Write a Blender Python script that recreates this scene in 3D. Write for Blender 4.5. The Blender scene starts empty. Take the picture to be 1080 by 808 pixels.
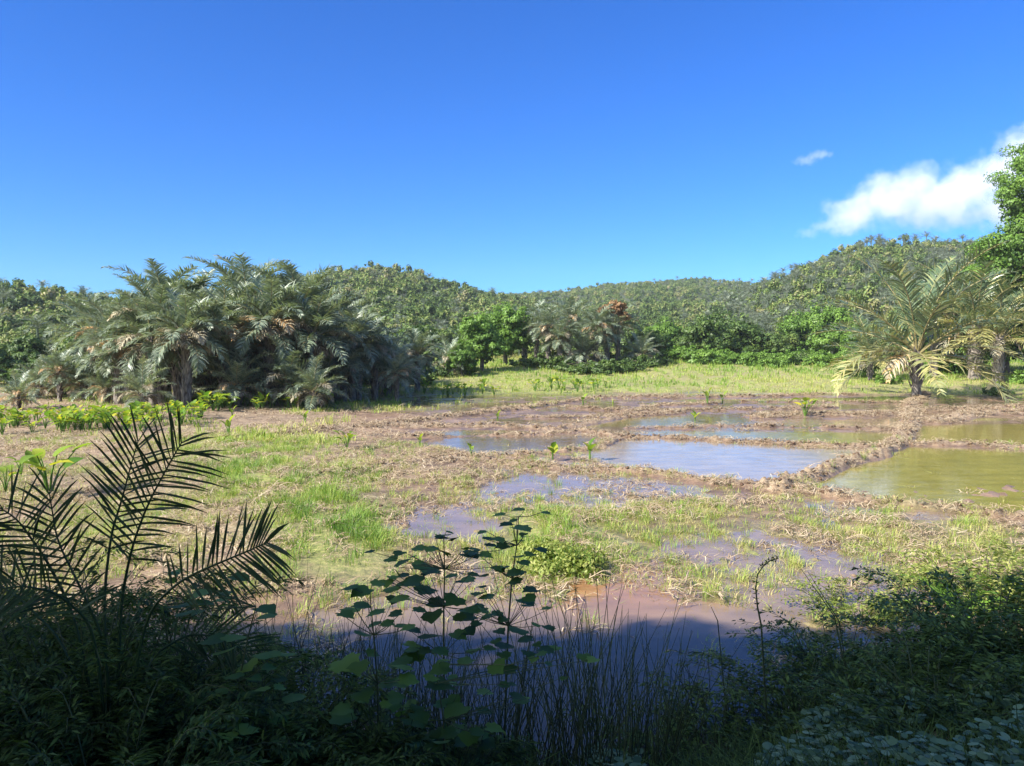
import bpy, math, random
import numpy as np

# ------------------------------------------------------------------ camera, sky, sun, exposure
S = bpy.context.scene
CAMZ, F, CX, CY, HZ = 3.6, 816.0, 540.0, 404.0, 366.0
PITCH = math.atan((CY - HZ) / F)
cam_d = bpy.data.cameras.new('camera')
cam = bpy.data.objects.new('camera', cam_d)
S.collection.objects.link(cam)
cam.location = (0, 0, CAMZ)
cam.rotation_euler = (math.pi / 2 - PITCH, 0, 0)
cam_d.sensor_width = 36.0
cam_d.lens = 36.0 * F / 1080.0
cam_d.clip_start = 0.05
cam_d.clip_end = 20000
S.camera = cam

SUN_AZ, SUN_EL = math.radians(236), math.radians(37)
W = bpy.data.worlds.new('World')
S.world = W
W.use_nodes = True
nt = W.node_tree
sky = nt.nodes.new('ShaderNodeTexSky')
sky.sky_type = 'NISHITA'
sky.sun_disc = False
sky.sun_elevation = SUN_EL
sky.sun_rotation = SUN_AZ
sky.altitude = 0
sky.air_density = 1.0
sky.dust_density = 0.25
sky.ozone_density = 3.0
hs = nt.nodes.new('ShaderNodeHueSaturation')
hs.inputs['Saturation'].default_value = 1.25
hs.inputs['Value'].default_value = 1.0
nt.links.new(sky.outputs[0], hs.inputs['Color'])
tint = nt.nodes.new('ShaderNodeMixRGB')
tint.blend_type = 'MULTIPLY'
tint.inputs[0].default_value = 1
tint.inputs[2].default_value = (.27, .62, 1.13, 1)
nt.links.new(hs.outputs[0], tint.inputs[1])
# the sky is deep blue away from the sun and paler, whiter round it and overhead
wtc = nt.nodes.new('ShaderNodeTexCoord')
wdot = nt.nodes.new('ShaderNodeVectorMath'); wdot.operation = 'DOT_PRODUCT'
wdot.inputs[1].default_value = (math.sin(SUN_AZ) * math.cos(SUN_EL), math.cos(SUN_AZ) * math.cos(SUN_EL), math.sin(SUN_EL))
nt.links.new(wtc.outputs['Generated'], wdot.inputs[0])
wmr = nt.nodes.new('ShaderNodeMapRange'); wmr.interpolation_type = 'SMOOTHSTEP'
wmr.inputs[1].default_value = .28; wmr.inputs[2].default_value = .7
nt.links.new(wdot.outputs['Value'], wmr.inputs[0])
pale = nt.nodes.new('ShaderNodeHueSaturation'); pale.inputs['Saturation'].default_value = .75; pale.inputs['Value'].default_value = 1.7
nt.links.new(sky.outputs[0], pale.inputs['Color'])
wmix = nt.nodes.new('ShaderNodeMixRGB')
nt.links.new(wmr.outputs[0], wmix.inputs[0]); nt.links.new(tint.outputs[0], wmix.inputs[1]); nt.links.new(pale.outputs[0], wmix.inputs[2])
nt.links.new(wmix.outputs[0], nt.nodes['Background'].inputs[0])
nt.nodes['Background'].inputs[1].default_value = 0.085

sl = bpy.data.lights.new('sun', 'SUN')
sl.energy = 5.0
sl.angle = math.radians(0.5)
sl.color = (1.0, 0.94, 0.84)
so = bpy.data.objects.new('sun', sl)
S.collection.objects.link(so)
so.location = (-60, -30, 60)
so.rotation_euler = (math.pi / 2 - SUN_EL, 0, math.pi - SUN_AZ)
from mathutils import Vector
_d = Vector((math.sin(SUN_AZ) * math.cos(SUN_EL), math.cos(SUN_AZ) * math.cos(SUN_EL), math.sin(SUN_EL)))
so.rotation_euler = _d.to_track_quat('Z', 'Y').to_euler()

S.view_settings.view_transform = 'Standard'
S.view_settings.look = 'None'
S.view_settings.exposure = 1.15
S.view_settings.gamma = 1
S.view_settings.use_curve_mapping = False
S.render.engine = 'CYCLES'
S.cycles.max_bounces = 7
S.cycles.diffuse_bounces = 3
S.cycles.glossy_bounces = 3
S.cycles.transmission_bounces = 3
S.cycles.transparent_max_bounces = 4
S.cycles.volume_bounces = 1
S.cycles.use_denoising = True

# ------------------------------------------------------------------ helpers
RNG = np.random.default_rng(11)


def vhash(ix, iy, seed):
    h = (ix.astype(np.int64) * 374761393 + iy.astype(np.int64) * 668265263 + seed * 974634777) & 0x7fffffff
    h = ((h ^ (h >> 13)) * 1274126177) & 0x7fffffff
    h = (h ^ (h >> 16)) & 0xffffff
    return h / float(0xffffff)


def vnoise(x, y, seed=0):
    x = np.asarray(x, float); y = np.asarray(y, float)
    ix = np.floor(x); iy = np.floor(y)
    fx = x - ix; fy = y - iy
    fx = fx * fx * (3 - 2 * fx); fy = fy * fy * (3 - 2 * fy)
    ix = ix.astype(np.int64); iy = iy.astype(np.int64)
    a = vhash(ix, iy, seed); b = vhash(ix + 1, iy, seed); c = vhash(ix, iy + 1, seed); d = vhash(ix + 1, iy + 1, seed)
    return (a * (1 - fx) + b * fx) * (1 - fy) + (c * (1 - fx) + d * fx) * fy


def fbm(x, y, seed=0, octv=4):
    s = 0; a = 0.5; f = 1.0; t = 0
    for k in range(octv):
        s = s + a * vnoise(x * f + 17.3 * k, y * f - 9.1 * k, seed + k); t += a
        a *= 0.5; f *= 2.03
    return s / t


def sst(a, b, x):
    t = np.clip((x - a) / (b - a), 0, 1)
    return t * t * (3 - 2 * t)


CP, SP = math.cos(PITCH), math.sin(PITCH)


def plan(x, y):
    """where a ground point sits on the survey sheet of the field (sheet coordinates of the z = 0 plane)"""
    y = np.maximum(y, 0.5)
    Z = -CAMZ
    fwd = y * CP - Z * SP
    up = y * SP + Z * CP
    return CX + F * x / fwd, CY - F * up / fwd


def P0(px, py, z=0.0):
    """sheet coordinates -> metres on a level plane"""
    u = (px - CX) / F; v = (py - CY) / F
    dy = CP - v * SP; dz = -(SP + v * CP)
    t = (z - CAMZ) / dz
    return u * t, dy * t


def mesh_obj(name, V, Q, mat, parent=None, tone=None, smooth=False, extra=None):
    V = np.asarray(V, np.float32).reshape(-1, 3); Q = np.asarray(Q, np.int32).reshape(-1, 4)
    me = bpy.data.meshes.new(name)
    me.vertices.add(len(V)); me.vertices.foreach_set('co', V.ravel())
    me.loops.add(Q.size); me.loops.foreach_set('vertex_index', Q.ravel())
    me.polygons.add(len(Q)); me.polygons.foreach_set('loop_start', np.arange(0, Q.size, 4, dtype=np.int32))
    me.update(calc_edges=True)
    if smooth:
        me.polygons.foreach_set('use_smooth', np.ones(len(Q), bool))
    if tone is not None:
        a = me.attributes.new('tone', 'FLOAT', 'POINT'); a.data.foreach_set('value', np.asarray(tone, np.float32))
    for k, v in (extra or {}).items():
        v = np.asarray(v, np.float32)
        if v.ndim == 2:
            a = me.attributes.new(k, 'FLOAT_COLOR', 'POINT'); a.data.foreach_set('color', v.ravel())
        else:
            a = me.attributes.new(k, 'FLOAT', 'POINT'); a.data.foreach_set('value', v)
    if mat: me.materials.append(mat)
    o = bpy.data.objects.new(name, me)
    S.collection.objects.link(o)
    if parent is not None: o.parent = parent
    return o


class MB:
    def __init__(s): s.V = []; s.Q = []; s.T = []; s.n = 0

    def add(s, V, Q, T):
        V = np.asarray(V, float).reshape(-1, 3); Q = np.asarray(Q, int).reshape(-1, 4)
        T = np.broadcast_to(np.asarray(T, float), (len(V),)) if np.ndim(T) < 1 else np.asarray(T, float)
        s.V.append(V); s.Q.append(Q + s.n); s.T.append(T); s.n += len(V)
        return s

    def arrays(s): return np.concatenate(s.V), np.concatenate(s.Q), np.concatenate(s.T)

    def build(s, name, mat, parent=None, smooth=False):
        V, Q, T = s.arrays()
        return mesh_obj(name, V, Q, mat, parent, T, smooth)

    # ribbons: P (n,k,3) centre lines, side (n,3) or (n,k,3), w (n,k) or (k,)
    def ribbons(s, P, side, w, tone):
        P = np.asarray(P, float); n, k, _ = P.shape
        side = np.asarray(side, float)
        if side.ndim == 2: side = np.repeat(side[:, None, :], k, 1)
        w = np.broadcast_to(np.asarray(w, float), (n, k))
        A = P - side * w[..., None] * .5; B = P + side * w[..., None] * .5
        V = np.stack([A, B], 2).reshape(-1, 3)
        base = np.arange(n)[:, None] * (2 * k) + np.arange(k - 1)[None] * 2
        Q = np.stack([base, base + 1, base + 3, base + 2], -1).reshape(-1, 4)
        T = np.repeat(np.broadcast_to(np.asarray(tone, float), (n,)), 2 * k)
        return s.add(V, Q, T)

    def tube(s, path, r, tone=0.5, sides=6, bump=0.0, rng=None):
        path = np.asarray(path, float); k = len(path)
        r = np.broadcast_to(np.asarray(r, float), (k,))
        T = np.gradient(path, axis=0); T /= np.linalg.norm(T, axis=1, keepdims=True) + 1e-9
        ref = np.array([0, 0, 1.0]) if abs(T[:, 2]).mean() < .8 else np.array([1.0, 0, 0])
        A = np.cross(T, ref); A /= np.linalg.norm(A, axis=1, keepdims=True) + 1e-9
        B = np.cross(T, A)
        an = np.arange(sides) / sides * 2 * math.pi
        rr = np.repeat(r[:, None], sides, 1)
        if bump and rng is not None: rr = rr * (1 + bump * rng.uniform(-1, 1, rr.shape))
        V = path[:, None, :] + (A[:, None, :] * np.cos(an)[None, :, None] + B[:, None, :] * np.sin(an)[None, :, None]) * rr[..., None]
        i = np.arange(k - 1)[:, None] * sides; j = np.arange(sides)[None]; j2 = (j + 1) % sides
        Q = np.stack([i + j, i + j2, i + sides + j2, i + sides + j], -1).reshape(-1, 4)
        return s.add(V.reshape(-1, 3), Q, tone)

    # leaves: folded kites. C centre-base, D direction, N normal
    def leaves(s, C, D, N, L, Wd, tone):
        C = np.asarray(C, float); n = len(C)
        D = D / (np.linalg.norm(D, axis=1, keepdims=True) + 1e-9)
        Sd = np.cross(D, N); Sd /= np.linalg.norm(Sd, axis=1, keepdims=True) + 1e-9
        Nn = np.cross(Sd, D)
        L = np.broadcast_to(L, (n,))[:, None]; Wd = np.broadcast_to(Wd, (n,))[:, None]
        V = np.stack([C, C + D * L * .45 - Sd * Wd * .5 + Nn * Wd * .12, C + D * L - Nn * L * .12, C + D * L * .45 + Sd * Wd * .5 + Nn * Wd * .12], 1)
        Q = np.arange(n * 4).reshape(n, 4)
        return s.add(V.reshape(-1, 3), Q, np.repeat(np.broadcast_to(np.asarray(tone, float), (n,)), 4))


def unit(rng, n):
    v = rng.normal(size=(n, 3)); return v / np.linalg.norm(v, axis=1, keepdims=True)


def nrm(v): return v / (np.linalg.norm(v, axis=-1, keepdims=True) + 1e-9)


USED = set()


def tag(o, label, cat, group=None, kind=None):
    if label: o['label'] = label
    if cat: o['category'] = cat
    if group: o['group'] = group
    if kind: o['kind'] = kind
    return o


def empty(name, loc, label, cat, group=None, rz=0.0, sc=1.0):
    o = bpy.data.objects.new(name, None); S.collection.objects.link(o)
    o.empty_display_size = .2
    o.location = loc; o.rotation_euler = (0, 0, rz); o.scale = (sc,) * 3 if np.ndim(sc) == 0 else sc
    return tag(o, label, cat, group)


def part(name, me, parent):
    o = bpy.data.objects.new(name, me); S.collection.objects.link(o); o.parent = parent
    return o


# ------------------------------------------------------------------ materials
def new_mat(name):
    m = bpy.data.materials.new(name); m.use_nodes = True
    nt = m.node_tree; nt.nodes.clear()
    return m, nt, nt.nodes, nt.links


def ramp(nd, cols):
    r = nd.new('ShaderNodeValToRGB'); e = r.color_ramp.elements
    while len(e) < len(cols): e.new(.5)
    for i, (p, c) in enumerate(cols): e[i].position = p; e[i].color = (*c, 1)
    return r


def leafmat(name, cols, rough=.5, transl=.3, var=.25, spec=.4, tcol=None, nscale=3.0):
    """leaf or blade material; colour ramp over the leaf's own tone and the plant's random value"""
    m, nt, nd, lk = new_mat(name)
    at = nd.new('ShaderNodeAttribute'); at.attribute_name = 'tone'
    oi = nd.new('ShaderNodeObjectInfo')
    mu = nd.new('ShaderNodeMath'); mu.operation = 'MULTIPLY_ADD'
    mu.inputs[1].default_value = var; lk.new(oi.outputs['Random'], mu.inputs[0])
    ad = nd.new('ShaderNodeMath'); ad.operation = 'ADD'; ad.inputs[1].default_value = -var * .5
    lk.new(at.outputs['Fac'], ad.inputs[0]); lk.new(ad.outputs[0], mu.inputs[2])
    tc = nd.new('ShaderNodeTexCoord')
    nz = nd.new('ShaderNodeTexNoise'); nz.inputs['Scale'].default_value = nscale; nz.inputs['Detail'].default_value = 3
    lk.new(tc.outputs['Object'], nz.inputs['Vector'])
    n2 = nd.new('ShaderNodeMath'); n2.operation = 'MULTIPLY_ADD'; n2.inputs[1].default_value = .3
    a3 = nd.new('ShaderNodeMath'); a3.operation = 'ADD'; a3.inputs[1].default_value = -.15
    lk.new(mu.outputs[0], a3.inputs[0]); lk.new(nz.outputs['Fac'], n2.inputs[0]); lk.new(a3.outputs[0], n2.inputs[2])
    r = ramp(nd, cols); lk.new(n2.outputs[0], r.inputs[0])
    p = nd.new('ShaderNodeBsdfPrincipled'); p.inputs['Roughness'].default_value = rough
    p.inputs['Specular IOR Level'].default_value = spec
    lk.new(r.outputs[0], p.inputs['Base Color'])
    out = nd.new('ShaderNodeOutputMaterial')
    if transl > 0:
        t = nd.new('ShaderNodeBsdfTranslucent')
        hs = nd.new('ShaderNodeMixRGB'); hs.blend_type = 'MULTIPLY'; hs.inputs[0].default_value = 1
        hs.inputs[2].default_value = (*(tcol or (1.15, 1.2, .5)), 1)
        lk.new(r.outputs[0], hs.inputs[1]); lk.new(hs.outputs[0], t.inputs[0])
        mx = nd.new('ShaderNodeMixShader'); mx.inputs[0].default_value = transl
        lk.new(p.outputs[0], mx.inputs[1]); lk.new(t.outputs[0], mx.inputs[2]); lk.new(mx.outputs[0], out.inputs[0])
    else:
        lk.new(p.outputs[0], out.inputs[0])
    return m


def barkmat(name, a, b, scale=6):
    m, nt, nd, lk = new_mat(name)
    tc = nd.new('ShaderNodeTexCoord'); mp = nd.new('ShaderNodeMapping'); mp.inputs['Scale'].default_value = (scale, scale, scale * .35)
    nz = nd.new('ShaderNodeTexNoise'); nz.inputs['Scale'].default_value = 1.5; nz.inputs['Detail'].default_value = 6
    lk.new(tc.outputs['Object'], mp.inputs[0]); lk.new(mp.outputs[0], nz.inputs['Vector'])
    r = ramp(nd, [(.35, a), (.7, b)]); lk.new(nz.outputs['Fac'], r.inputs[0])
    p = nd.new('ShaderNodeBsdfPrincipled'); p.inputs['Roughness'].default_value = .85
    lk.new(r.outputs[0], p.inputs['Base Color'])
    bp = nd.new('ShaderNodeBump'); bp.inputs['Strength'].default_value = .7; bp.inputs['Distance'].default_value = .05
    lk.new(nz.outputs['Fac'], bp.inputs['Height']); lk.new(bp.outputs[0], p.inputs['Normal'])
    out = nd.new('ShaderNodeOutputMaterial'); lk.new(p.outputs[0], out.inputs[0])
    return m


M_RAFFIA = leafmat('raffia_leaflets', [(0, (.08, .115, .075)), (.45, (.17, .22, .145)), (.85, (.33, .37, .27)), (1, (.44, .42, .30))], rough=.42, transl=.28, spec=.7, nscale=.5)
M_DEAD = leafmat('dead_frond', [(0, (.13, .10, .06)), (.35, (.28, .23, .15)), (.6, (.42, .38, .27)), (.88, (.50, .45, .32)), (1, (.55, .34, .16))], rough=.7, transl=.2, spec=.2, tcol=(1, .8, .5), nscale=.4, var=.5)
M_YPALM = leafmat('yellowing_frond', [(0, (.05, .09, .045)), (.5, (.13, .18, .08)), (.75, (.30, .31, .13)), (1, (.52, .44, .16))], rough=.33, transl=.22, spec=.8, nscale=.4)
M_STALK = leafmat('frond_stalk', [(0, (.10, .09, .04)), (1, (.32, .27, .12))], rough=.5, transl=0)
M_PTRUNK = barkmat('palm_trunk', (.055, .042, .034), (.30, .26, .22), 5)
M_BARK = barkmat('bark', (.06, .045, .035), (.20, .16, .12), 5)
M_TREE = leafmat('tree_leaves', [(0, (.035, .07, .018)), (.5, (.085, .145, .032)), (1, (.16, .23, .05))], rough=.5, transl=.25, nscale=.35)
M_BRIGHT = leafmat('bright_leaves', [(0, (.06, .12, .02)), (.5, (.13, .24, .035)), (1, (.22, .35, .06))], rough=.5, transl=.3, nscale=.35)
M_HILL = leafmat('hill_leaves', [(0, (.05, .09, .022)), (.3, (.085, .145, .03)), (.6, (.155, .215, .045)), (.85, (.24, .27, .075)), (1, (.30, .26, .15))], rough=.6, transl=.2, var=.6, nscale=.25)
M_HPALM = leafmat('hill_palm_leaves', [(0, (.09, .12, .08)), (1, (.24, .27, .19))], rough=.45, transl=.2, var=.3)
M_TARO = leafmat('taro_leaves', [(0, (.09, .20, .03)), (.5, (.27, .37, .05)), (1, (.52, .48, .05))], rough=.6, transl=.45, spec=.2, nscale=2)
M_GRASS = leafmat('grass_blades', [(0, (.09, .18, .03)), (.3, (.19, .33, .045)), (.55, (.34, .43, .08)), (.75, (.46, .46, .14)), (1, (.58, .50, .25))], rough=.55, transl=.35, var=0, nscale=.5)
M_STRAW = leafmat('straw', [(0, (.12, .07, .045)), (.4, (.27, .19, .12)), (.75, (.44, .34, .22)), (1, (.56, .47, .33))], rough=.8, transl=.1, var=0, nscale=1.5)
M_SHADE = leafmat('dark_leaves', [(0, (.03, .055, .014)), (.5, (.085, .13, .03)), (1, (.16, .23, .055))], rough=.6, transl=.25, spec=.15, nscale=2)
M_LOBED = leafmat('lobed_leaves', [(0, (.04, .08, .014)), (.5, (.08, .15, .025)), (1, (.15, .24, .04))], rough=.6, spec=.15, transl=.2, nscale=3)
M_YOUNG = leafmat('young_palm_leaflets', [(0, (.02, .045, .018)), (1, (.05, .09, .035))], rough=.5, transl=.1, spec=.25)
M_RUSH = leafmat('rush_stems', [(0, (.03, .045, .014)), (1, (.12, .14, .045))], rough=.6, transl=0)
M_COVER = leafmat('creeper_leaves', [(0, (.05, .10, .04)), (.6, (.14, .22, .10)), (1, (.26, .34, .17))], rough=.5, transl=.2, spec=.3, nscale=2)
M_FERN = leafmat('fern_leaves', [(0, (.05, .13, .02)), (1, (.20, .36, .05))], rough=.5, transl=.4)

M_WEED = leafmat('weed_leaves', [(0, (.10, .16, .03)), (.5, (.24, .30, .06)), (1, (.42, .42, .14))], rough=.55, transl=.35, nscale=8)

# ------------------------------------------------------------------ ground plan of the field
BUNDS = [  # (sheet polyline, half width m, height m)
    ([(975, 415), (958, 429), (961, 443), (958, 455), (948, 467), (930, 478), (891, 490), (864, 500), (840, 509), (815, 517)], .42, .26),
    ([(950, 469), (1010, 470), (1080, 473), (1200, 478)], .30, .17),
    ([(947, 472), (891, 471), (836, 469), (780, 466), (703, 462), (653, 461), (610, 454)], .26, .17),
    ([(955, 453), (890, 452), (840, 451), (780, 450), (740, 449)], .2, .13),
    ([(955, 437), (900, 439), (850, 438), (800, 440)], .8, .16),
    ([(975, 434), (1020, 433), (1080, 430), (1160, 428)], .5, .18),
    ([(985, 446), (1040, 436), (1100, 437)], .7, .22),
    ([(820, 511), (844, 516), (872, 522), (919, 530), (975, 536), (1045, 543), (1120, 546)], .34, .15),
    ([(653, 463), (636, 471), (614, 474), (590, 477), (560, 480)], .26, .15),
    ([(480, 484), (530, 488), (564, 493), (619, 496), (675, 498), (717, 504), (758, 510), (815, 515)], .40, .12),
    ([(600, 430), (640, 433), (700, 434), (800, 432), (880, 430)], .3, .13),
    ([(430, 452), (508, 450), (560, 452), (583, 453), (625, 447), (660, 440), (720, 436)], .35, .16),
    ([(390, 463), (440, 462), (500, 460), (560, 459), (610, 456)], .25, .12),
    ([(300, 462), (356, 456), (420, 448), (480, 440), (522, 435), (564, 429), (633, 420), (720, 418)], .35, .16),
    ([(240, 470), (300, 464), (350, 458), (430, 450)], .25, .1),
    ([(340, 508), (378, 500), (430, 492), (500, 484), (560, 480)], .40, .13),
    ([(230, 520), (280, 514), (340, 508)], .25, .08),
    ([(660, 452), (720, 452), (780, 450)], .22, .10),
    ([(700, 420), (780, 419), (860, 417), (960, 416)], .35, .16),
    ([(560, 441), (640, 440), (700, 428), (760, 426)], .3, .12),
    ([(780, 424), (860, 424), (950, 425)], .25, .1),
    ([(700, 412), (800, 411), (900, 410)], .3, .15),
]
PONDS = [  # sheet polygon, murk colour
    ([(636, 472), (655, 464), (703, 464), (780, 469), (836, 472), (891, 474), (935, 474), (925, 479), (888, 489), (862, 499), (835, 508), (815, 513), (758, 507), (717, 500), (675, 495), (640, 490), (618, 483)], (.30, .245, .18)),
    ([(858, 508), (890, 494), (930, 482), (955, 472), (1010, 473), (1080, 477), (1200, 482), (1200, 548), (1120, 543), (1045, 540), (975, 533), (919, 527), (872, 518)], (.235, .215, .055)),
    ([(970, 450), (1000, 448), (1100, 447), (1200, 450), (1200, 474), (1080, 470), (1010, 467), (962, 466)], (.25, .21, .065)),
    ([(655, 456), (700, 455), (780, 455), (890, 456), (950, 457), (940, 467), (880, 467), (780, 463), (700, 459)], (.24, .21, .08)),
    ([(590, 452), (640, 443), (700, 438), (790, 441), (790, 447), (700, 449), (660, 450)], (.22, .18, .07)),
    ([(480, 458), (560, 461), (610, 462), (640, 466), (600, 474), (560, 478), (510, 480), (470, 472), (440, 468)], (.17, .12, .085)),
    ([(800, 443), (900, 443), (955, 444), (950, 450), (800, 448)], (.30, .20, .14)),
    ([(440, 455), (500, 453), (560, 455), (560, 457), (480, 459), (430, 460)], (.17, .135, .08)),
    ([(700, 422), (780, 421), (950, 419), (950, 423), (780, 423)], (.24, .23, .08)),
    ([(990, 440), (1060, 441), (1060, 444), (990, 444)], (.24, .23, .08)),
    ([(520, 506), (600, 500), (690, 508), (700, 524), (640, 538), (560, 540), (510, 530)], (.22, .16, .12)),
    ([(420, 535), (500, 530), (510, 545), (490, 566), (430, 566), (400, 555)], (.22, .16, .12)),
]
BLOBS = [  # px, py, rx, ry, level change
    (300, 500, 130, 40, .10), (260, 460, 150, 25, .10), (360, 570, 90, 55, .075), (200, 600, 160, 60, .06),
    (470, 500, 60, 14, .05), (90, 480, 160, 60, .12), (600, 575, 55, 32, .10), (720, 545, 120, 18, .05),
    (660, 622, 60, 22, -.03), (760, 580, 60, 18, -.03), (900, 590, 130, 30, -.025), (960, 565, 140, 12, .05),
    (800, 625, 110, 22, .035), (560, 520, 60, 14, -.05), (450, 550, 60, 18, -.05), (460, 610, 60, 30, -.01),
    (560, 660, 160, 34, -.045), (420, 680, 150, 50, -.10), (640, 720, 160, 60, -.10), (330, 650, 60, 25, -.02),
    (1010, 600, 60, 30, .02), (700, 660, 60, 18, -.03), (830, 545, 80, 12, .02), (420, 500, 80, 10, .03),
    (850, 650, 120, 20, -.05), (255, 640, 40, 20, -.05),
]


def seg_dist(x, y, pts):
    d = np.full(np.shape(x), 1e9)
    for (x0, y0), (x1, y1) in zip(pts[:-1], pts[1:]):
        dx, dy = x1 - x0, y1 - y0; L = dx * dx + dy * dy + 1e-9
        t = np.clip(((x - x0) * dx + (y - y0) * dy) / L, 0, 1)
        d = np.minimum(d, np.hypot(x - x0 - t * dx, y - y0 - t * dy))
    return d


def inside(x, y, poly):
    r = np.zeros(np.shape(x), bool); n = len(poly)
    for i in range(n):
        x0, y0 = poly[i]; x1, y1 = poly[(i + 1) % n]
        if y0 == y1: continue
        c = ((y0 > y) != (y1 > y)) & (x < (x1 - x0) * (y - y0) / (y1 - y0) + x0)
        r ^= c
    return r


BUNDW = [([P0(*p) for p in pts], w, h) for pts, w, h in BUNDS]
PONDW = [([P0(*p) for p in pts], c) for pts, c in PONDS]


def pond_w(x, y, pts):
    d = seg_dist(x, y, pts + [pts[0]])
    s = np.where(inside(x, y, pts), d, -d)
    return sst(-.25, .35, s + .3 * (fbm(x * 1.2, y * 1.2, 91, 2) - .5))


# hills: sheet column -> skyline row, with ridge and toe depths
HILLS = [
    ([-2500, -900, -300, -100, 0, 50, 110, 160, 230, 330], [240, 250, 262, 280, 291, 292, 303, 315, 335, 372], 200, 84),
    ([60, 140, 200, 300, 340, 370, 400, 430, 470, 500, 540, 620, 700, 780], [372, 330, 312, 291, 285, 278, 275, 281, 291, 299, 307, 322, 345, 372], 330, 105),
    ([150, 300, 420, 480, 540, 600, 650, 690, 740, 770, 830, 900, 1000, 1400], [372, 330, 314, 309, 306, 302, 294, 291.5, 288, 291, 296, 298, 300, 320], 560, 150),
    ([640, 700, 760, 790, 830, 860, 890, 920, 960, 1000, 1080, 1300, 2200, 3500], [372, 338, 311, 295, 279, 266, 255, 248.5, 247, 247, 241, 225, 215, 230], 290, 100),
]
ZS = 0


def hills(x, y):
    yy = np.maximum(y, 1.0)
    t = np.clip(CX + F * x / yy, -2400, 3400)
    h = np.zeros(np.shape(x)) - 5.0
    for k, (tx, ty, R, T) in enumerate(HILLS):
        sk = np.interp(t, tx, ty)
        wob = 1 + .14 * (fbm(t / 160.0, t * 0 + k * 7, 40 + k, 3) - .5)
        Rk = R * wob; Tk = T * (1 + .25 * (fbm(t / 120.0, t * 0 + k * 3, 60 + k, 2) - .5))
        top = CAMZ + Rk * (HZ - sk) / F - 5.0
        s = (yy - Tk) / (Rk - Tk)
        front = np.clip(s, 0, 1) ** 1.15
        rise = np.where(s < 1, front, 1 - .55 * sst(1, 2.2, s))
        hk = top * rise
        gul = (fbm(x / 38.0, yy / 60.0, 70 + k, 3) - .5) * 9.0 * sst(0, .4, s) * (1 - .75 * sst(.75, 1.0, s))
        h = np.maximum(h, np.where(s > 0, hk + gul * np.clip(top / 30, 0, 1), -5))
    return np.where(y > 20, h, -5.0)


def bank_h(x, y):
    toe = 6.7 + .06 * x + 1.9 * sst(1.2, 4, x) + 1.3 * sst(-1.2, -3.2, x) + .8 * (fbm(x * .5, y * .3, 5, 2) - .5)
    s = np.clip((toe - y) / (toe - 2.0), 0, 1)
    return (s * 1.0 + .15 * s * (1 - s)) * 1.75 + .12 * (fbm(x * 1.5, y * 1.5, 9, 3) - .5) * sst(0, .2, s)


def level(x, y):
    """height of the mud over the water table"""
    px, py = plan(x, y)
    n1 = fbm(x * .55, y * .45, 1, 4) - .5
    n2 = fbm(x * 1.7, y * 1.3, 2, 3) - .5
    h = .003 + .10 * n1 + .06 * n2 - .012 * sst(380, 560, px)
    h = h + .05 * sst(430, 250, px)
    for bx, by, rx, ry, a in BLOBS:
        h = h + a * np.exp(-((px - bx) / rx) ** 2 - ((py - by) / ry) ** 2)
    for pts, c in PONDW:
        x0 = min(p[0] for p in pts) - 1; x1 = max(p[0] for p in pts) + 1
        y0 = min(p[1] for p in pts) - 1; y1 = max(p[1] for p in pts) + 1
        m = (x > x0) & (x < x1) & (y > y0) & (y < y1)
        if m.any():
            w = np.zeros(np.shape(x)); w[m] = pond_w(x[m], y[m], pts)
            h = h * (1 - w) + (-.055 + .035 * n2 + .03 * n1) * w
        # clods and trampled stubble standing out of the shallows
    fine = fbm(x * 3.1, y * 2.4, 23, 3) - .5
    h = h + .34 * np.clip(fine - .03, 0, 1) * sst(.0, -.05, h) * sst(500, 520, py) * (1 - sst(650, 690, py))
    return h


def bunds(x, y):
    b = np.zeros(np.shape(x))
    wig = .35 * (fbm(x * .9, y * .9, 31, 2) - .5)
    for pts, w, hh in BUNDW:
        x0 = min(p[0] for p in pts) - 2; x1 = max(p[0] for p in pts) + 2
        y0 = min(p[1] for p in pts) - 2; y1 = max(p[1] for p in pts) + 2
        m = (x > x0) & (x < x1) & (y > y0) & (y < y1)
        if m.any():
            v = sst(w * 1.25, w * .3, seg_dist(x[m], y[m], pts) + wig[m])
            b[m] = np.maximum(b[m], v * hh)
    return b


def rise_far(x, y):
    e0 = 56 - 12 * sst(-2, -22, x)
    z = 1.55 * sst(e0, e0 + 34, y) + .012 * np.maximum(y - e0 - 20, 0)
    z = z + .25 * sst(-6, -20, x) * sst(22, 40, y)
    return z + .5 * (fbm(x * .12, y * .12, 14, 3) - .5) * sst(e0, e0 + 10, y)


def ground_h(x, y, detail=True):
    x = np.asarray(x, float); y = np.asarray(y, float)
    shp = x.shape; x = x.ravel(); y = y.ravel()
    near = (y > 5) & (y < 75) & (np.abs(x) < 60)
    h = np.zeros(x.shape) + .05
    if near.any():
        xn, yn = x[near], y[near]
        lv = level(xn, yn); bd = bunds(xn, yn)
        bd = bd * .82; clod = (fbm(xn * 6, yn * 6, 21, 4) - .5)
        land = sst(-.02, .06, lv + bd)
        hh = np.maximum(lv, -.12) + bd * (1 + 1.8 * clod) + .035 * clod * land
        h[near] = hh
    h = h + rise_far(x, y)
    bk = bank_h(x, y)
    h = np.where(bk > 0.02, np.maximum(h, bk - .1) + 0 * h, h)
    h = np.maximum(h, hills(x, y))
    return h.reshape(shp)


def gz(x, y): return float(ground_h(np.array([x]), np.array([y]))[0])


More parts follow.
